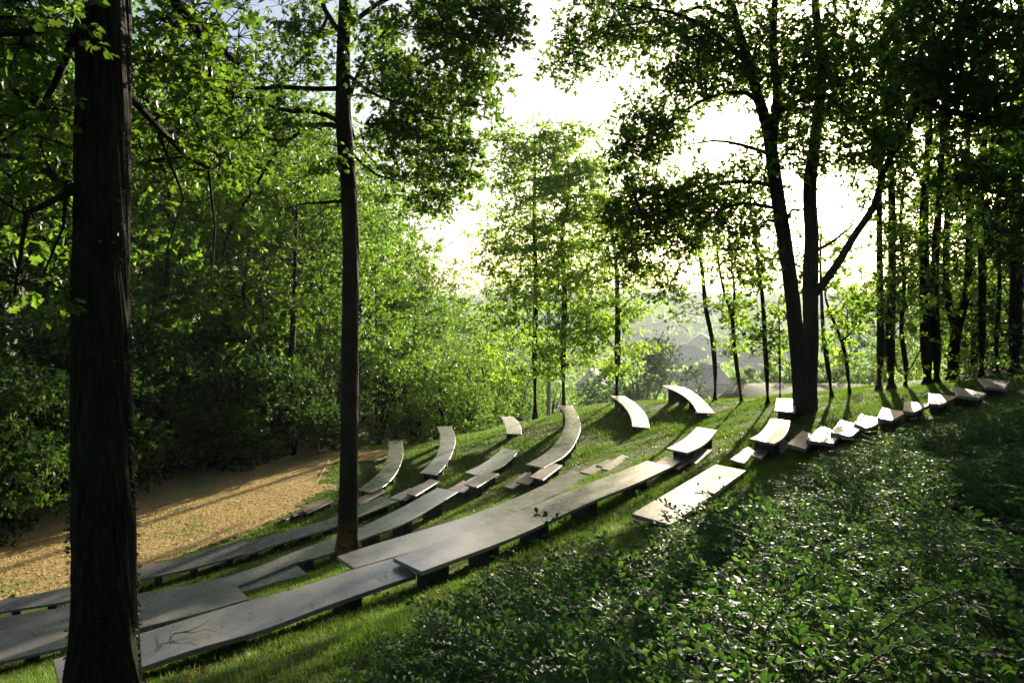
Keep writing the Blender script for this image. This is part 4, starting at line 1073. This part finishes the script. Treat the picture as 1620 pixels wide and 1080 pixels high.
hero('overhanging_tree', 'dark leafy tree reaching in from beyond the right edge over the top right corner', None, (tp, [.2, .17, .15, .12, .05]), limbs, pl, 77, .095, LTO, M_DARKL, 6, 7, .36, bark_amp=.012, sides=30, steps=80)

# lone trunk lit reddish behind the middle oak
stem_tree('slim_tree', 'thin reddish lit trunk directly behind the middle oak at the clearing edge', None, [(565, 709), (564, 640), (563, 560), (560, 450), (562, 350)], [10, 8.5, 7.5, 6, 3],
          [sp(590, 430, 60, 60, 30), sp(570, 330, 60, 60, 26), sp(600, 520, 50, 40, 16)], 91, M_WOOD, size=.14, rad=.6)

# ================================================================== glossy shrubs in the right foreground
bpts = [(520, 1150), (560, 1085), (585, 1010), (600, 965), (660, 935), (760, 890), (860, 868), (960, 872), (1020, 850), (1090, 800), (1190, 762), (1260, 738), (1345, 718), (1425, 692), (1500, 674), (1570, 656), (1612, 628)]
BP = np.array([ray(a, b, .34, .8, 40)[:2] for a, b in bpts[1:]])
BP = np.concatenate([[[BP[0][0] - .15, .3]], BP, [[14, 15.5], [20, 16], [24, 3]]])
SHPOLY = BP
def in_poly(x, y, poly):
    x = np.asarray(x); y = np.asarray(y); ins = np.zeros(x.shape, bool); j = len(poly) - 1
    for i in range(len(poly)):
        xi, yi = poly[i]; xj, yj = poly[j]
        c = ((yi > y) != (yj > y)) & (x < (xj - xi) * (y - yi) / (yj - yi + 1e-12) + xi)
        ins ^= c; j = i
    return ins
def edge_dist(x, y):
    """distance into the shrubs from their lawn side"""
    d = np.full(x.shape, 1e9)
    for i in range(0, 17):
        a = SHPOLY[i]; b = SHPOLY[i + 1]; ab = b - a
        t = np.clip(((x - a[0]) * ab[0] + (y - a[1]) * ab[1]) / (ab @ ab + 1e-9), 0, 1)
        d = np.minimum(d, np.hypot(x - a[0] - t * ab[0], y - a[1] - t * ab[1]))
    return d
def shrub_h(x, y):
    e = edge_dist(x, y)
    far = sstep(3, 9, y)
    return (.10 + .50 * sstep(0, 1.15, e) + .75 * (fbm(x * 1.5, y * 1.5) + .08) * sstep(.2, 1.0, e)) * (1 - .1 * far) + .25 * sstep(9.5, 11.5, x) * sstep(9, 12, y)

def shoots(x, y, R, n_leaf, lsize, sh_len, lean=.55, upright=False, tall=0.0):
    n = len(x)
    g = H(x, y); h = shrub_h(x, y) + tall
    az = R.uniform(0, 6.283, n)
    az = np.where(R.random(n) < .6, R.normal(2.6, .7, n), az)         # most shoots reach downhill to the light
    L = sh_len * R.uniform(.6, 1.3, n)
    el = R.uniform(.25, 1.1, n) if not upright else R.uniform(1.1, 1.5, n)
    dh = np.stack([np.cos(az), np.sin(az)], 1)
    k = 5
    t = np.linspace(0, 1, k)
    hx = L[:, None] * np.cos(el)[:, None] * t; vz = L[:, None] * (np.sin(el)[:, None] * t - (.35 if not upright else .05) * t ** 2)
    top = g + h * R.uniform(.45, 1.05, n)
    P0 = np.stack([x, y, top - L * np.sin(el) * .75], 1)
    pts = P0[:, None] + np.stack([dh[:, 0:1] * hx, dh[:, 1:2] * hx, vz], -1)
    sw = R.normal(size=(n, 1, 3)) * .04 * L[:, None, None]
    pts += sw * np.sin(np.pi * t)[None, :, None]
    # leaves in opposite pairs
    tl = np.linspace(.12, 1.0, n_leaf // 2)
    i0 = np.minimum((tl * (k - 1)).astype(int), k - 2); fr = tl * (k - 1) - i0
    pl_ = pts[:, i0] * (1 - fr)[None, :, None] + pts[:, i0 + 1] * fr[None, :, None]
    tg = unit(pts[:, i0 + 1] - pts[:, i0])
    side = unit(np.cross(tg, np.array([0, 0, 1.0])))
    sz = (lsize * (1 - .35 * np.abs(tl - .45) * 1.6))[None] * R.uniform(.55, 1.25, (n, len(tl)))
    Vs = []; Fs = []; b = 0
    out = []
    for sgn in (-1, 1):
        pos = pl_.reshape(-1, 3)
        ax = (side * sgn * .9 + tg * .55 + R.normal(size=tg.shape) * .16).reshape(-1, 3); ax[:, 2] += .12
        nr = np.array([.1, -.25, 1.0]) + R.normal(size=pos.shape) * .5 + tg.reshape(-1, 3) * -.2
        out.append((pos, ax, nr, sz.ravel()))
    return pts, [np.concatenate([o[i] for o in out]) for i in range(4)]

R = np.random.default_rng(21)
def sample_poly(n, y0, y1, R, x1=16):
    x = R.uniform(-2, x1, n * 3); y = R.uniform(y0, y1, n * 3)
    ok = in_poly(x, y, SHPOLY) & (np.abs(x) < y * .78 + .6)
    return x[ok], y[ok]
SH = thing('shrubbery', 'glossy small leaved evergreen shrubs filling the bottom right corner', 'shrubs', (3.0, 4.0, float(H(3.0, 4.0))))
shb = np.array([3.0, 4.0, float(H(3.0, 4.0))])
VV = []; FF = []; SV_ = []; SF_ = []; bo = 0; so = 0
for (nn_, y0, y1, nl_, ls, sl, sd_) in ((1900, .75, 2.4, 22, .036, .36, 4), (4200, 2.4, 5.0, 20, .039, .38, 3), (6800, 5.0, 9.0, 18, .042, .40, 3), (7000, 9.0, 16.0, 14, .044, .40, 3)):
    x, y = sample_poly(nn_, y0, y1, R)
    pts, (pos, ax, nr, sz) = shoots(x, y, R, nl_, ls, sl)
    # keep the air in front of the lens free
    ok = (np.linalg.norm(pos * [1, 1, 1], axis=1) > .8)
    v, f = leaves(pos[ok] - shb, ax[ok], nr[ok], sz[ok] * 1.12, LTS if y1 > 2.5 else LTN)
    VV.append(v); FF.append(f + bo); bo += len(v)
    # stems
    n_ = len(pts); near = np.linalg.norm(pts[:, 2], axis=1) > .9
    ring = []
    rs = (.0022 if y0 < 5 else .003)
    for a in range(3):
        o = np.array([math.cos(a * 2.094) * rs, math.sin(a * 2.094) * rs, 0])
        ring.append(pts[near] + o)
    rg = np.stack(ring, 2)  # n,k,3,3
    nk = rg.shape[0]; K = 5
    v = rg.reshape(-1, 3) - shb
    bi = (np.arange(nk) * K * 3)[:, None, None] + (np.arange(K - 1) * 3)[None, :, None] + np.arange(3)[None, None]
    bj = (np.arange(nk) * K * 3)[:, None, None] + (np.arange(K - 1) * 3)[None, :, None] + ((np.arange(3) + 1) % 3)[None, None]
    f = np.stack([bi, bj, bj + 3, bi + 3], -1).reshape(-1, 4)
    SV_.append(v); SF_.append(f + so); so += len(v)
tag(link('foliage', mesh_np('foliage', np.concatenate(VV), np.concatenate(FF), M_SHRUB), SH), kind='stuff')
tag(link('stems', mesh_np('stems', np.concatenate(SV_), np.concatenate(SF_), M_TWIG), SH), kind='stuff')

m, N, L, bs = mat('dark_soil')
L.new(ramp(N, L, noise(N, L, 20, 4), [(.3, (.012, .010, .006)), (.7, (.035, .028, .016))]), bs.inputs['Base Color']); bs.inputs['Roughness'].default_value = 1
sheet('shrub_bed_soil', lambda a, b: in_poly(a, b, SHPOLY) & (edge_dist(a.ravel(), b.ravel()).reshape(a.shape) > .15), m, -2, 22, .2, 17, .15, .012)
# longer arching shoots that stand out above the mass, each one a part
def long_shoot(pix, size, npair, seed, m_=None, tipw=.0013):
    R = np.random.default_rng(seed)
    p = px_path(pix); q_ = resample(p, 26)
    q_[1:-1] += R.normal(size=(24, 3)) * .002
    v1, f1 = tubes([(q_ - shb, np.linspace(tipw * 1.7, tipw * .6, 26))], 5)
    tl = np.linspace(.10, 1.0, npair); d = np.linspace(0, 1, 26)
    pos = np.stack([np.interp(tl, d, q_[:, k]) for k in range(3)], 1)
    tg = unit(np.stack([np.interp(tl, d, np.gradient(q_, axis=0)[:, k]) for k in range(3)], 1))
    side = unit(np.cross(tg, np.array([0, 0, 1.0]) + np.array([.0, -.35, 0])))
    A = []; 
    sz = size * (1 - .4 * np.abs(tl - .45)) * R.uniform(.85, 1.15, npair)
    vs = []; fs = []; b = 0
    for sg in (-1, 1):
        v, f = leaves(pos - shb, side * sg + tg * .5 + R.normal(size=tg.shape) * .12 + [0, 0, .15], np.array([0, -.25, 1.0]) + R.normal(size=tg.shape) * .25, sz, LTN)
        vs.append(v); fs.append(f + b); b += len(v)
    nl = sum(len(f) for f in fs)
    V = np.concatenate(vs + [v1]); Fc = np.concatenate(fs + [f1 + b])
    mi = np.concatenate([np.zeros(nl, int), np.ones(len(f1), int)])
    link('shoot', mesh_np('shoot', V, Fc, [m_ or M_SHRUB, M_TWIG], False, mi), SH)
LS = [([(985, 935, 3.4), (972, 880, 3.45), (955, 850, 3.5), (900, 828, 3.55), (868, 815, 3.6), (850, 812, 3.6)], .036, 12),
      ([(905, 960, 3.2), (880, 900, 3.25), (868, 850, 3.3), (858, 818, 3.3)], .034, 10),
      ([(760, 985, 2.6), (700, 960, 2.7), (650, 950, 2.75), (600, 938, 2.8)], .024, 12),
      ([(1150, 860, 3.6), (1130, 805, 3.7), (1105, 770, 3.7), (1096, 755, 3.7)], .02, 8), ([(1165, 870, 3.5), (1160, 810, 3.6), (1145, 775, 3.6), (1138, 758, 3.6)], .02, 8),
      ([(1090, 830, 3.7), (1060, 800, 3.8), (1040, 790, 3.8), (1010, 780, 3.8)], .026, 12),
      ([(1240, 960, 2.0), (1310, 890, 2.0), (1380, 850, 2.0), (1470, 838, 2.05), (1560, 850, 2.1), (1640, 885, 2.1)], .024, 26),
      ([(1290, 880, 2.4), (1370, 860, 2.4), (1450, 850, 2.4), (1520, 852, 2.4)], .022, 18),
      ([(1380, 1010, 1.5), (1440, 965, 1.5), (1510, 935, 1.5), (1600, 925, 1.5)], .017, 20),
      ([(1340, 1080, 1.3), (1390, 1040, 1.3), (1450, 1015, 1.3), (1530, 1000, 1.32)], .016, 16),
      ([(1210, 1000, 1.8), (1240, 960, 1.8), (1290, 925, 1.8), (1330, 905, 1.8)], .02, 14),
      ([(700, 1030, 2.3), (660, 1045, 2.2), (600, 1052, 2.1), (545, 1050, 2.1)], .019, 18),
      ([(830, 1050, 2.0), (760, 1010, 2.05), (700, 975, 2.1), (655, 950, 2.1)], .02, 16),
      ([(1180, 1000, 1.9), (1205, 960, 1.9), (1235, 930, 1.9), (1250, 905, 1.9)], .02, 12),
      ([(1060, 1060, 1.6), (1050, 1000, 1.65), (1035, 960, 1.7), (1030, 930, 1.7)], .018, 14),
      ([(930, 1080, 1.6), (905, 1020, 1.65), (890, 980, 1.7), (885, 950, 1.7)], .018, 14),
      ([(1440, 760, 4.6), (1430, 720, 4.7), (1480, 700, 4.8), (1540, 715, 4.8)], .03, 14),
      ([(1500, 690, 6), (1545, 665, 6), (1590, 680, 6)], .035, 12),
      ([(1210, 850, 2.7), (1190, 800, 2.8), (1200, 770, 2.8)], .022, 9), ([(1330, 800, 3.0), (1310, 760, 3.1), (1290, 735, 3.1)], .024, 10)]
for i, (a, b, c) in enumerate(LS): long_shoot(a, b * 1.25, c, 300 + i)
R = np.random.default_rng(44)
k = 0
while k < 150:
    y = R.uniform(1.3, 7.5) if k < 110 else R.uniform(7, 12); x = R.uniform(-1.2, .72 * y)
    if not bool(in_poly(np.array([x]), np.array([y]), SHPOLY)[0]): continue
    z = float(H(x, y)) + float(shrub_h(np.array([x]), np.array([y]))[0]) * .8
    if math.sqrt(x * x + y * y + z * z) < 1.25 or edge_dist(np.array([x]), np.array([y]))[0] < .75: continue
    az = R.normal(2.4, 1.0); L_ = R.uniform(.35, .75); rise = R.uniform(.12, .42); bend = R.uniform(.1, .4)
    t = np.linspace(0, 1, 6)
    q_ = np.stack([x + math.cos(az) * L_ * t ** 1.1, y + math.sin(az) * L_ * t ** 1.1, z - .08 + rise * 1.6 * t - bend * t ** 2 * 1.2 * L_], 1)
    pix = [(810 + F * a[0] / a[1], HY - F * a[2] / a[1], a[1]) for a in q_]
    if pix[-1][1] < np.interp(pix[-1][0], [b_[0] for b_ in bpts], [b_[1] for b_ in bpts]) + 25: continue
    long_shoot(pix, R.uniform(.03, .04), int(L_ / .035), 600 + k, M_SHOOT if R.random() < .4 else None); k += 1

# ================================================================== grass, moss and litter
def free_of_shrub(x, y): return ~in_poly(x, y, SHPOLY)
def blades(n, x0, x1, y0, y1, hgt, wid, R, tri2=True):
    x = R.uniform(x0, x1, n); y = R.uniform(y0, y1, n)
    r = np.hypot(x - CX, y - CY_)
    ok = (r > 11) & ~in_stage(x, y) & (np.abs(x) < y * .74 + .5) & (y < np.interp(x, _cx, _cyv) + 3.5)
    cov = vnoise(x * 1.3 + 3, y * 1.3) + .5 * vnoise(x * 5, y * 5)
    ok &= cov > R.uniform(.2, .9, n)
    x, y, cov = x[ok], y[ok], cov[ok]
    ok = ~(in_poly(x, y, SHPOLY) & (edge_dist(x, y) > .2)); x, y, cov = x[ok], y[ok], cov[ok]
    z = H(x, y) - .004
    m_ = len(x)
    h = hgt * R.uniform(.45, 1.25, m_) * (.55 + .6 * cov)
    a = R.uniform(0, 6.283, m_); w_ = wid * R.uniform(.7, 1.3, m_)
    dx = np.cos(a); dy = np.sin(a)
    le = R.normal(size=(m_, 2)) * .45 * h[:, None] + np.array([-.1, .1]) * h[:, None]
    b = np.stack([x, y, z], 1); s_ = np.stack([dx * w_, dy * w_, 0 * x], 1)
    tip = b + np.stack([le[:, 0], le[:, 1], h], 1)
    if tri2:
        mid_ = b + np.stack([le[:, 0] * .35, le[:, 1] * .35, h * .6], 1)
        V = np.stack([b - s_, b + s_, mid_ + s_ * .75, mid_ - s_ * .75, tip], 1)
        Fc = np.array([[0, 1, 2], [0, 2, 3], [3, 2, 4]])[None] + (np.arange(m_) * 5)[:, None, None]
    else:
        V = np.stack([b - s_, b + s_, tip], 1); Fc = np.array([[0, 1, 2]])[None] + (np.arange(m_) * 3)[:, None, None]
    return V.reshape(-1, 3), Fc.reshape(-1, 3)
R = np.random.default_rng(33)
gs = [blades(130000, -4.0, 2.0, 1.6, 7.5, .055, .0024, R), blades(150000, -7, 5, 5.0, 12, .06, .004, R, False), blades(230000, -9, 11, 10, 21, .055, .0075, R, False), blades(170000, -9, 16, 19, 35, .07, .013, R, False)]
VV = []; FF = []; bo = 0
for v, f in gs: VV.append(v); FF.append(f + bo); bo += len(v)
gr = tag(link('grass', mesh_np('grass', np.concatenate(VV), np.concatenate(FF), M_GRASS)), 'short uneven green grass covering the slope', None, None, 'stuff')

# dry leaves on the clearing, beneath the benches and round the trunks
def litter(n, x0, x1, y0, y1, size, inside, R, lift=.02, tmpl=LT2, tilt=.45):
    x = R.uniform(x0, x1, n); y = R.uniform(y0, y1, n); ok = inside(x, y)
    x, y = x[ok], y[ok]; z = H(x, y) + lift
    a = R.uniform(0, 6.283, len(x)); m_ = len(x)
    return leaves(np.stack([x, y, z], 1), np.stack([np.cos(a), np.sin(a), R.normal(size=m_) * .25], 1), np.stack([R.normal(size=m_) * tilt, R.normal(size=m_) * tilt, np.ones(m_)], 1), size * R.uniform(.5, 1.3, m_), tmpl)
v1, f1 = litter(150000, -22, -4, 12, 34, .045, lambda x, y: in_stage(x, y) & (np.abs(x) < y * .78) & (fbm(x, y) + R.uniform(-.4, .4, x.shape) > -.25), R, tilt=1.1)
rows = (17.4, 21.0, 21.8, 23.2, 25.0, 28.2, 27.4)
v2, f2 = litter(42000, -9, 5, 4, 30, .055, lambda x, y: (np.min([np.abs(np.hypot(x - CX, y - CY_) - q_) for q_ in rows], axis=0) < R.uniform(.05, .5, x.shape)) & (fbm(x * .8, y * .8) > -.08), R)
tag(link('leaf_litter', mesh_np('leaf_litter', np.concatenate([v1, v2]), np.concatenate([f1, f2 + len(v1)]), [M_LITTER2, M_LITTER], False, np.concatenate([np.zeros(len(f1), int), np.ones(len(f2), int)]))), 'dry brown leaves strewn over the clearing and below the benches', None, None, 'stuff')

# single fallen leaves and the forked twig on the nearest benches
def on_plane(px, py, z): return P(px, py, -z * F / (py - HY))
for i, (px, py, z, s_, lab) in enumerate([(491, 953, -2.69, .06, 'curled orange brown leaf lying on the nearest dark bench'), (393, 975, -2.67, .05, 'dark red leaf lying left of the curled one on the nearest bench'),
        (350, 992, -2.66, .045, 'small dark leaf near the forked twig on the nearest bench'), (609, 906, -2.69, .045, 'dark leaf near the right end of the nearest dark bench'),
        (81, 970, -4.25, .09, 'pale dry leaf on the dark bench at the left picture edge'), (842, 783, -4.0, .04, 'tiny dark leaf on the long bench from the middle trunk'), (440, 979, -2.68, .05, 'faded tan leaf close to the front edge of the nearest bench')]):
    p = on_plane(px, py, z) + [0, 0, .006]
    R2 = np.random.default_rng(i)
    v, f = leaves(np.zeros((1, 3)), R2.normal(size=(1, 3)) * [1, 1, .1], np.array([[.2, .1, 1.0]]), np.array([s_]), LTO)
    v = v + np.array([0, 0, 1]) * (np.abs(v[:, :1]) * .4 + .004)
    tag(link('fallen_leaf', mesh_np('fallen_leaf', v, f, M_LITTER), None, p), lab, 'leaf', 'leaves fallen on the benches')
tw = [[(268, 1016), (275, 1004), (300, 1000), (318, 992), (335, 981)], [(268, 1016), (272, 1000), (275, 990)], [(290, 1001), (305, 1003), (325, 998), (340, 1002)]]
pp = []
for k_, l in enumerate(tw):
    pts = np.array([on_plane(a, b, -2.655) for a, b in l]); pts[:, 2] += .008 + np.linspace(0, .012, len(pts)); pp.append((pts, np.linspace([.006, .004, .003][k_], .0015, len(pts))))
tb = pp[0][0][0].copy()
v, f = tubes([(a - tb, b) for a, b in pp], 6)
tag(link('twig', mesh_np('twig', v, f, M_TWIG, True), None, tb), 'forked bare twig lying on the nearest dark bench', 'twig')
# pale stick leaning at the edge of the clearing
a = ray(495, 776, 0); b = ray(521, 727, .05)
v, f = tubes([(np.array([[0, 0, -.02], (b - a) * .5 + [0, 0, .03], b - a]), [.010, .009, .007])], 6)
tag(link('stick', mesh_np('stick', v, f, M_PEELED, True), None, a), 'thin pale stick lying where the clearing meets the grass', 'stick')
# young plants in the wood edge beside the pale field
def low_pole():
    x = (868 - 810) / F * 48; z0 = float(H(x, 48)) - .3; zt = (HY - 430) / F * 48
    t = thing('utility_pole', 'pale wooden pole between two slim trees on the crest', 'pole', (x, 48, z0))
    v, f = tubes([(np.array([[0, 0, 0], [.02, 0, (zt - z0) * .5], [0, 0, zt - z0]]), [.14, .12, .10])], 10)
    link('shaft', mesh_np('shaft', v, f, M_POLE, True), t)
    mb = MB(); mb.box((0, 0, zt - z0 - .5), (.7, .05, .06)); link('crossarm', mb.mesh('crossarm', M_POLE), t)
low_pole()

# ================================================================== the village in the valley
def house(px, py, Y, w_, d_, hw, hr, rz, label, wins=2, chim=1, storeys=1, name='house'):
    Y0 = Y; Y = ray(px, py, 0, 90, 900)[1]; kk = (Y / Y0) ** .8
    w_ *= kk; d_ *= kk; hw *= kk; hr *= kk
    x = (px - 810) / F * Y; z = (HY - py) / F * Y
    gz = float(H(x, Y))
    t = thing(name, label, 'house', (x, Y, z), math.radians(rz), 'houses of the village in the hazy valley')
    low = min(gz - z, 0) - 1.0
    mb = MB(); mb.box((0, 0, (hw + low) / 2), (w_ / 2, d_ / 2, (hw - low) / 2))
    for s_ in (-1, 1):
        y_ = s_ * (d_ / 2)
        mb.add([(-w_ / 2, y_, hw), (w_ / 2, y_, hw), (0, y_, hw + hr)], [(0, 1, 2) if s_ < 0 else (2, 1, 0)])
    link('wall', mb.mesh('wall', M_RENDER), t)
    rf = MB(); e = .5; th = .25
    for s_ in (-1, 1):
        sl = hr / (w_ / 2)
        xo = s_ * (w_ / 2 + e); zo = hw - e * sl
        a = [(0, -d_ / 2 - e, hw + hr + .05), (0, d_ / 2 + e, hw + hr + .05), (xo, d_ / 2 + e, zo + .05), (xo, -d_ / 2 - e, zo + .05)]
        b = [(p_[0], p_[1], p_[2] + th) for p_ in a]
        rf.add(a + b, [(0, 1, 2, 3), (7, 6, 5, 4), (0, 4, 5, 1), (1, 5, 6, 2), (2, 6, 7, 3), (3, 7, 4, 0)])
    ro = link('roof', rf.mesh('roof', M_SLATE), t)
    for c in range(chim):
        mb = MB(); mb.box((w_ * .12, (-.36 + .7 * c) * d_, hw + hr + .5), (.45, .6, 1.2)); mb.box((w_ * .12, (-.36 + .7 * c) * d_, hw + hr + 1.78), (.55, .7, .08))
        link('chimney', mb.mesh('chimney', M_RENDER), ro)
    for st in range(storeys):
        for k in range(wins):
            wx = (-.5 + (k + .5) / wins) * w_ * .86; zc = hw * (st + .55) / storeys
            mb = MB(); mb.box((wx, -d_ / 2 - .06, zc), (.62, .06, .85)); f = link('window', mb.mesh('window', M_FRAME), t)
            mb = MB(); mb.box((wx, -d_ / 2 - .125, zc), (.45, .01, .68)); link('pane', mb.mesh('pane', M_WIN), f)
    wy = max(2, int(d_ / 4))
    for k in range(wy):
        yy = (-.5 + (k + .5) / wy) * d_ * .9
        for s_ in (-1, 1):
            mb = MB(); mb.box((s_ * (w_ / 2 + .06), yy, hw * .55), (.06, .55, .8)); f = link('window', mb.mesh('window', M_FRAME), t)
            mb = MB(); mb.box((s_ * (w_ / 2 + .125), yy, hw * .55), (.01, .4, .62)); link('pane', mb.mesh('pane', M_WIN), f)
    return t
house(1122, 634, 210, 8.5, 11, 6.6, 4.6, 14, 'steep gabled pale house seen between two slim trees', 2, 1, 1)
house(1166, 640, 216, 9, 12, 3.8, 2.6, 82, 'long low dark roofed outbuilding right of the gabled house', 2, 0, 1)
house(1078, 625, 225, 10, 13, 4.2, 3.4, 78, 'low slate roofed house left of the gabled house', 3, 1, 1)
house(1050, 600, 262, 8, 12, 5, 4.4, 70, 'house with a white lit gable behind the round tree', 2, 1, 1)
house(940, 628, 235, 9, 12, 5, 5.2, -20, 'steep roofed house between the slim trees on the crest', 2, 1, 1)
house(1088, 584, 420, 19, 12, 10, 4, 6, 'large hazy mansion with two rows of bright windows', 5, 2, 2)
house(1110, 560, 470, 16, 14, 9, 5, -15, 'hazy house on the rise behind the mansion', 3, 1, 2)
house(1150, 585, 340, 12, 12, 7, 5, 30, 'hazy grey house right of the mansion', 3, 1, 1)
house(1000, 560, 430, 14, 14, 8, 5, 15, 'distant hazy house left of the mansion', 3, 1, 2)
house(1195, 590, 330, 12, 14, 6, 5, 80, 'hazy slate roofed house behind the thin upright trees', 2, 1, 1)
house(1240, 575, 420, 14, 12, 8, 5, 10, 'distant hazy house just left of the forked oak', 3, 1, 1)
house(925, 575, 400, 12, 14, 7, 5, 40, 'distant hazy house above the steep roofed house', 3, 1, 1)
house(1350, 560, 460, 16, 12, 8, 5, -10, 'distant hazy house right of the forked oak', 3, 1, 1)
house(860, 600, 320, 10, 12, 6, 5, 20, 'hazy house left of the pale pole', 2, 1, 1)

def far_tree(px, py, Y, s_, v, rz, lab, sh=False):
    x = (px - 810) / F * Y
    put_tree('valley_tree', (SV if sh else WV)[v], (x, Y, float(H(x, Y)) - .3), rz, s_, lab, 'trees in the valley below the crest')
far_tree(1015, 0, 92, 3.1, 0, .3, 'round dark tree in the valley between the white curved benches', True)
far_tree(1062, 0, 86, 2.3, 1, 1.3, 'small bushy tree right of the round dark tree', True)
far_tree(985, 0, 98, 2.6, 1, 2.0, 'dark bushy tree just left of the round dark tree', True)
far_tree(925, 0, 110, 2.8, 0, 2.3, 'hazy bushy tree between the second and third slim trees', True)
far_tree(870, 0, 120, 1.3, 2, 2.9, 'hazy green tree below the pale pole')
far_tree(825, 0, 100, 1.3, 4, .9, 'hazy green tree left of the first slim tree')
far_tree(945, 0, 170, 1.2, 4, 1.9, 'hazy tree beside the steep roofed house')
far_tree(1200, 0, 150, 1.0, 4, 1.1, 'hazy tree right of the gabled house')
far_tree(1330, 0, 120, 1.1, 1, 2.1, 'hazy tree beyond the pale field right of the forked oak')
far_tree(1360, 0, 135, 1.3, 4, .4, 'taller hazy tree beyond the pale field')
far_tree(1260, 0, 160, 1.2, 0, 1.4, 'hazy tree hidden mostly by the forked oak')
for i, px in enumerate(range(1180, 1420, 22)):
    Y = 56 + (i % 3) * 1.5
    put_tree('hedge_bush', SV[i % 2], onto(px, Y), i * 1.9, .42 + .08 * (i % 4), 'low hedge bush, %s along the far edge of the pale field' % NUM[i], 'hedge along the far edge of the pale field', 'bush')

# the far slopes: woodland that reads as one mass
R = np.random.default_rng(9)
n = 5200
y = 260 * np.exp(R.uniform(0, 1.75, n)); x = R.uniform(-.85, .85, n) * y
keep = fbm(x / 120, y / 120) > -.02
x, y = x[keep], y[keep]
c = np.stack([x, y, H(x, y) + 3], 1)
k = 16
pos = np.repeat(c, k, 0) + unit(R.normal(size=(len(c) * k, 3))) * np.array([4.5, 4.5, 4.0])
V, Fc = leaves(pos, R.normal(size=pos.shape), R.normal(size=pos.shape), R.uniform(3, 5.5, len(pos)), LT2)
tag(link('far_woods', mesh_np('far_woods', V, Fc, M_WOOD)), 'hazy woods on the far side of the valley', None, None, 'stuff')
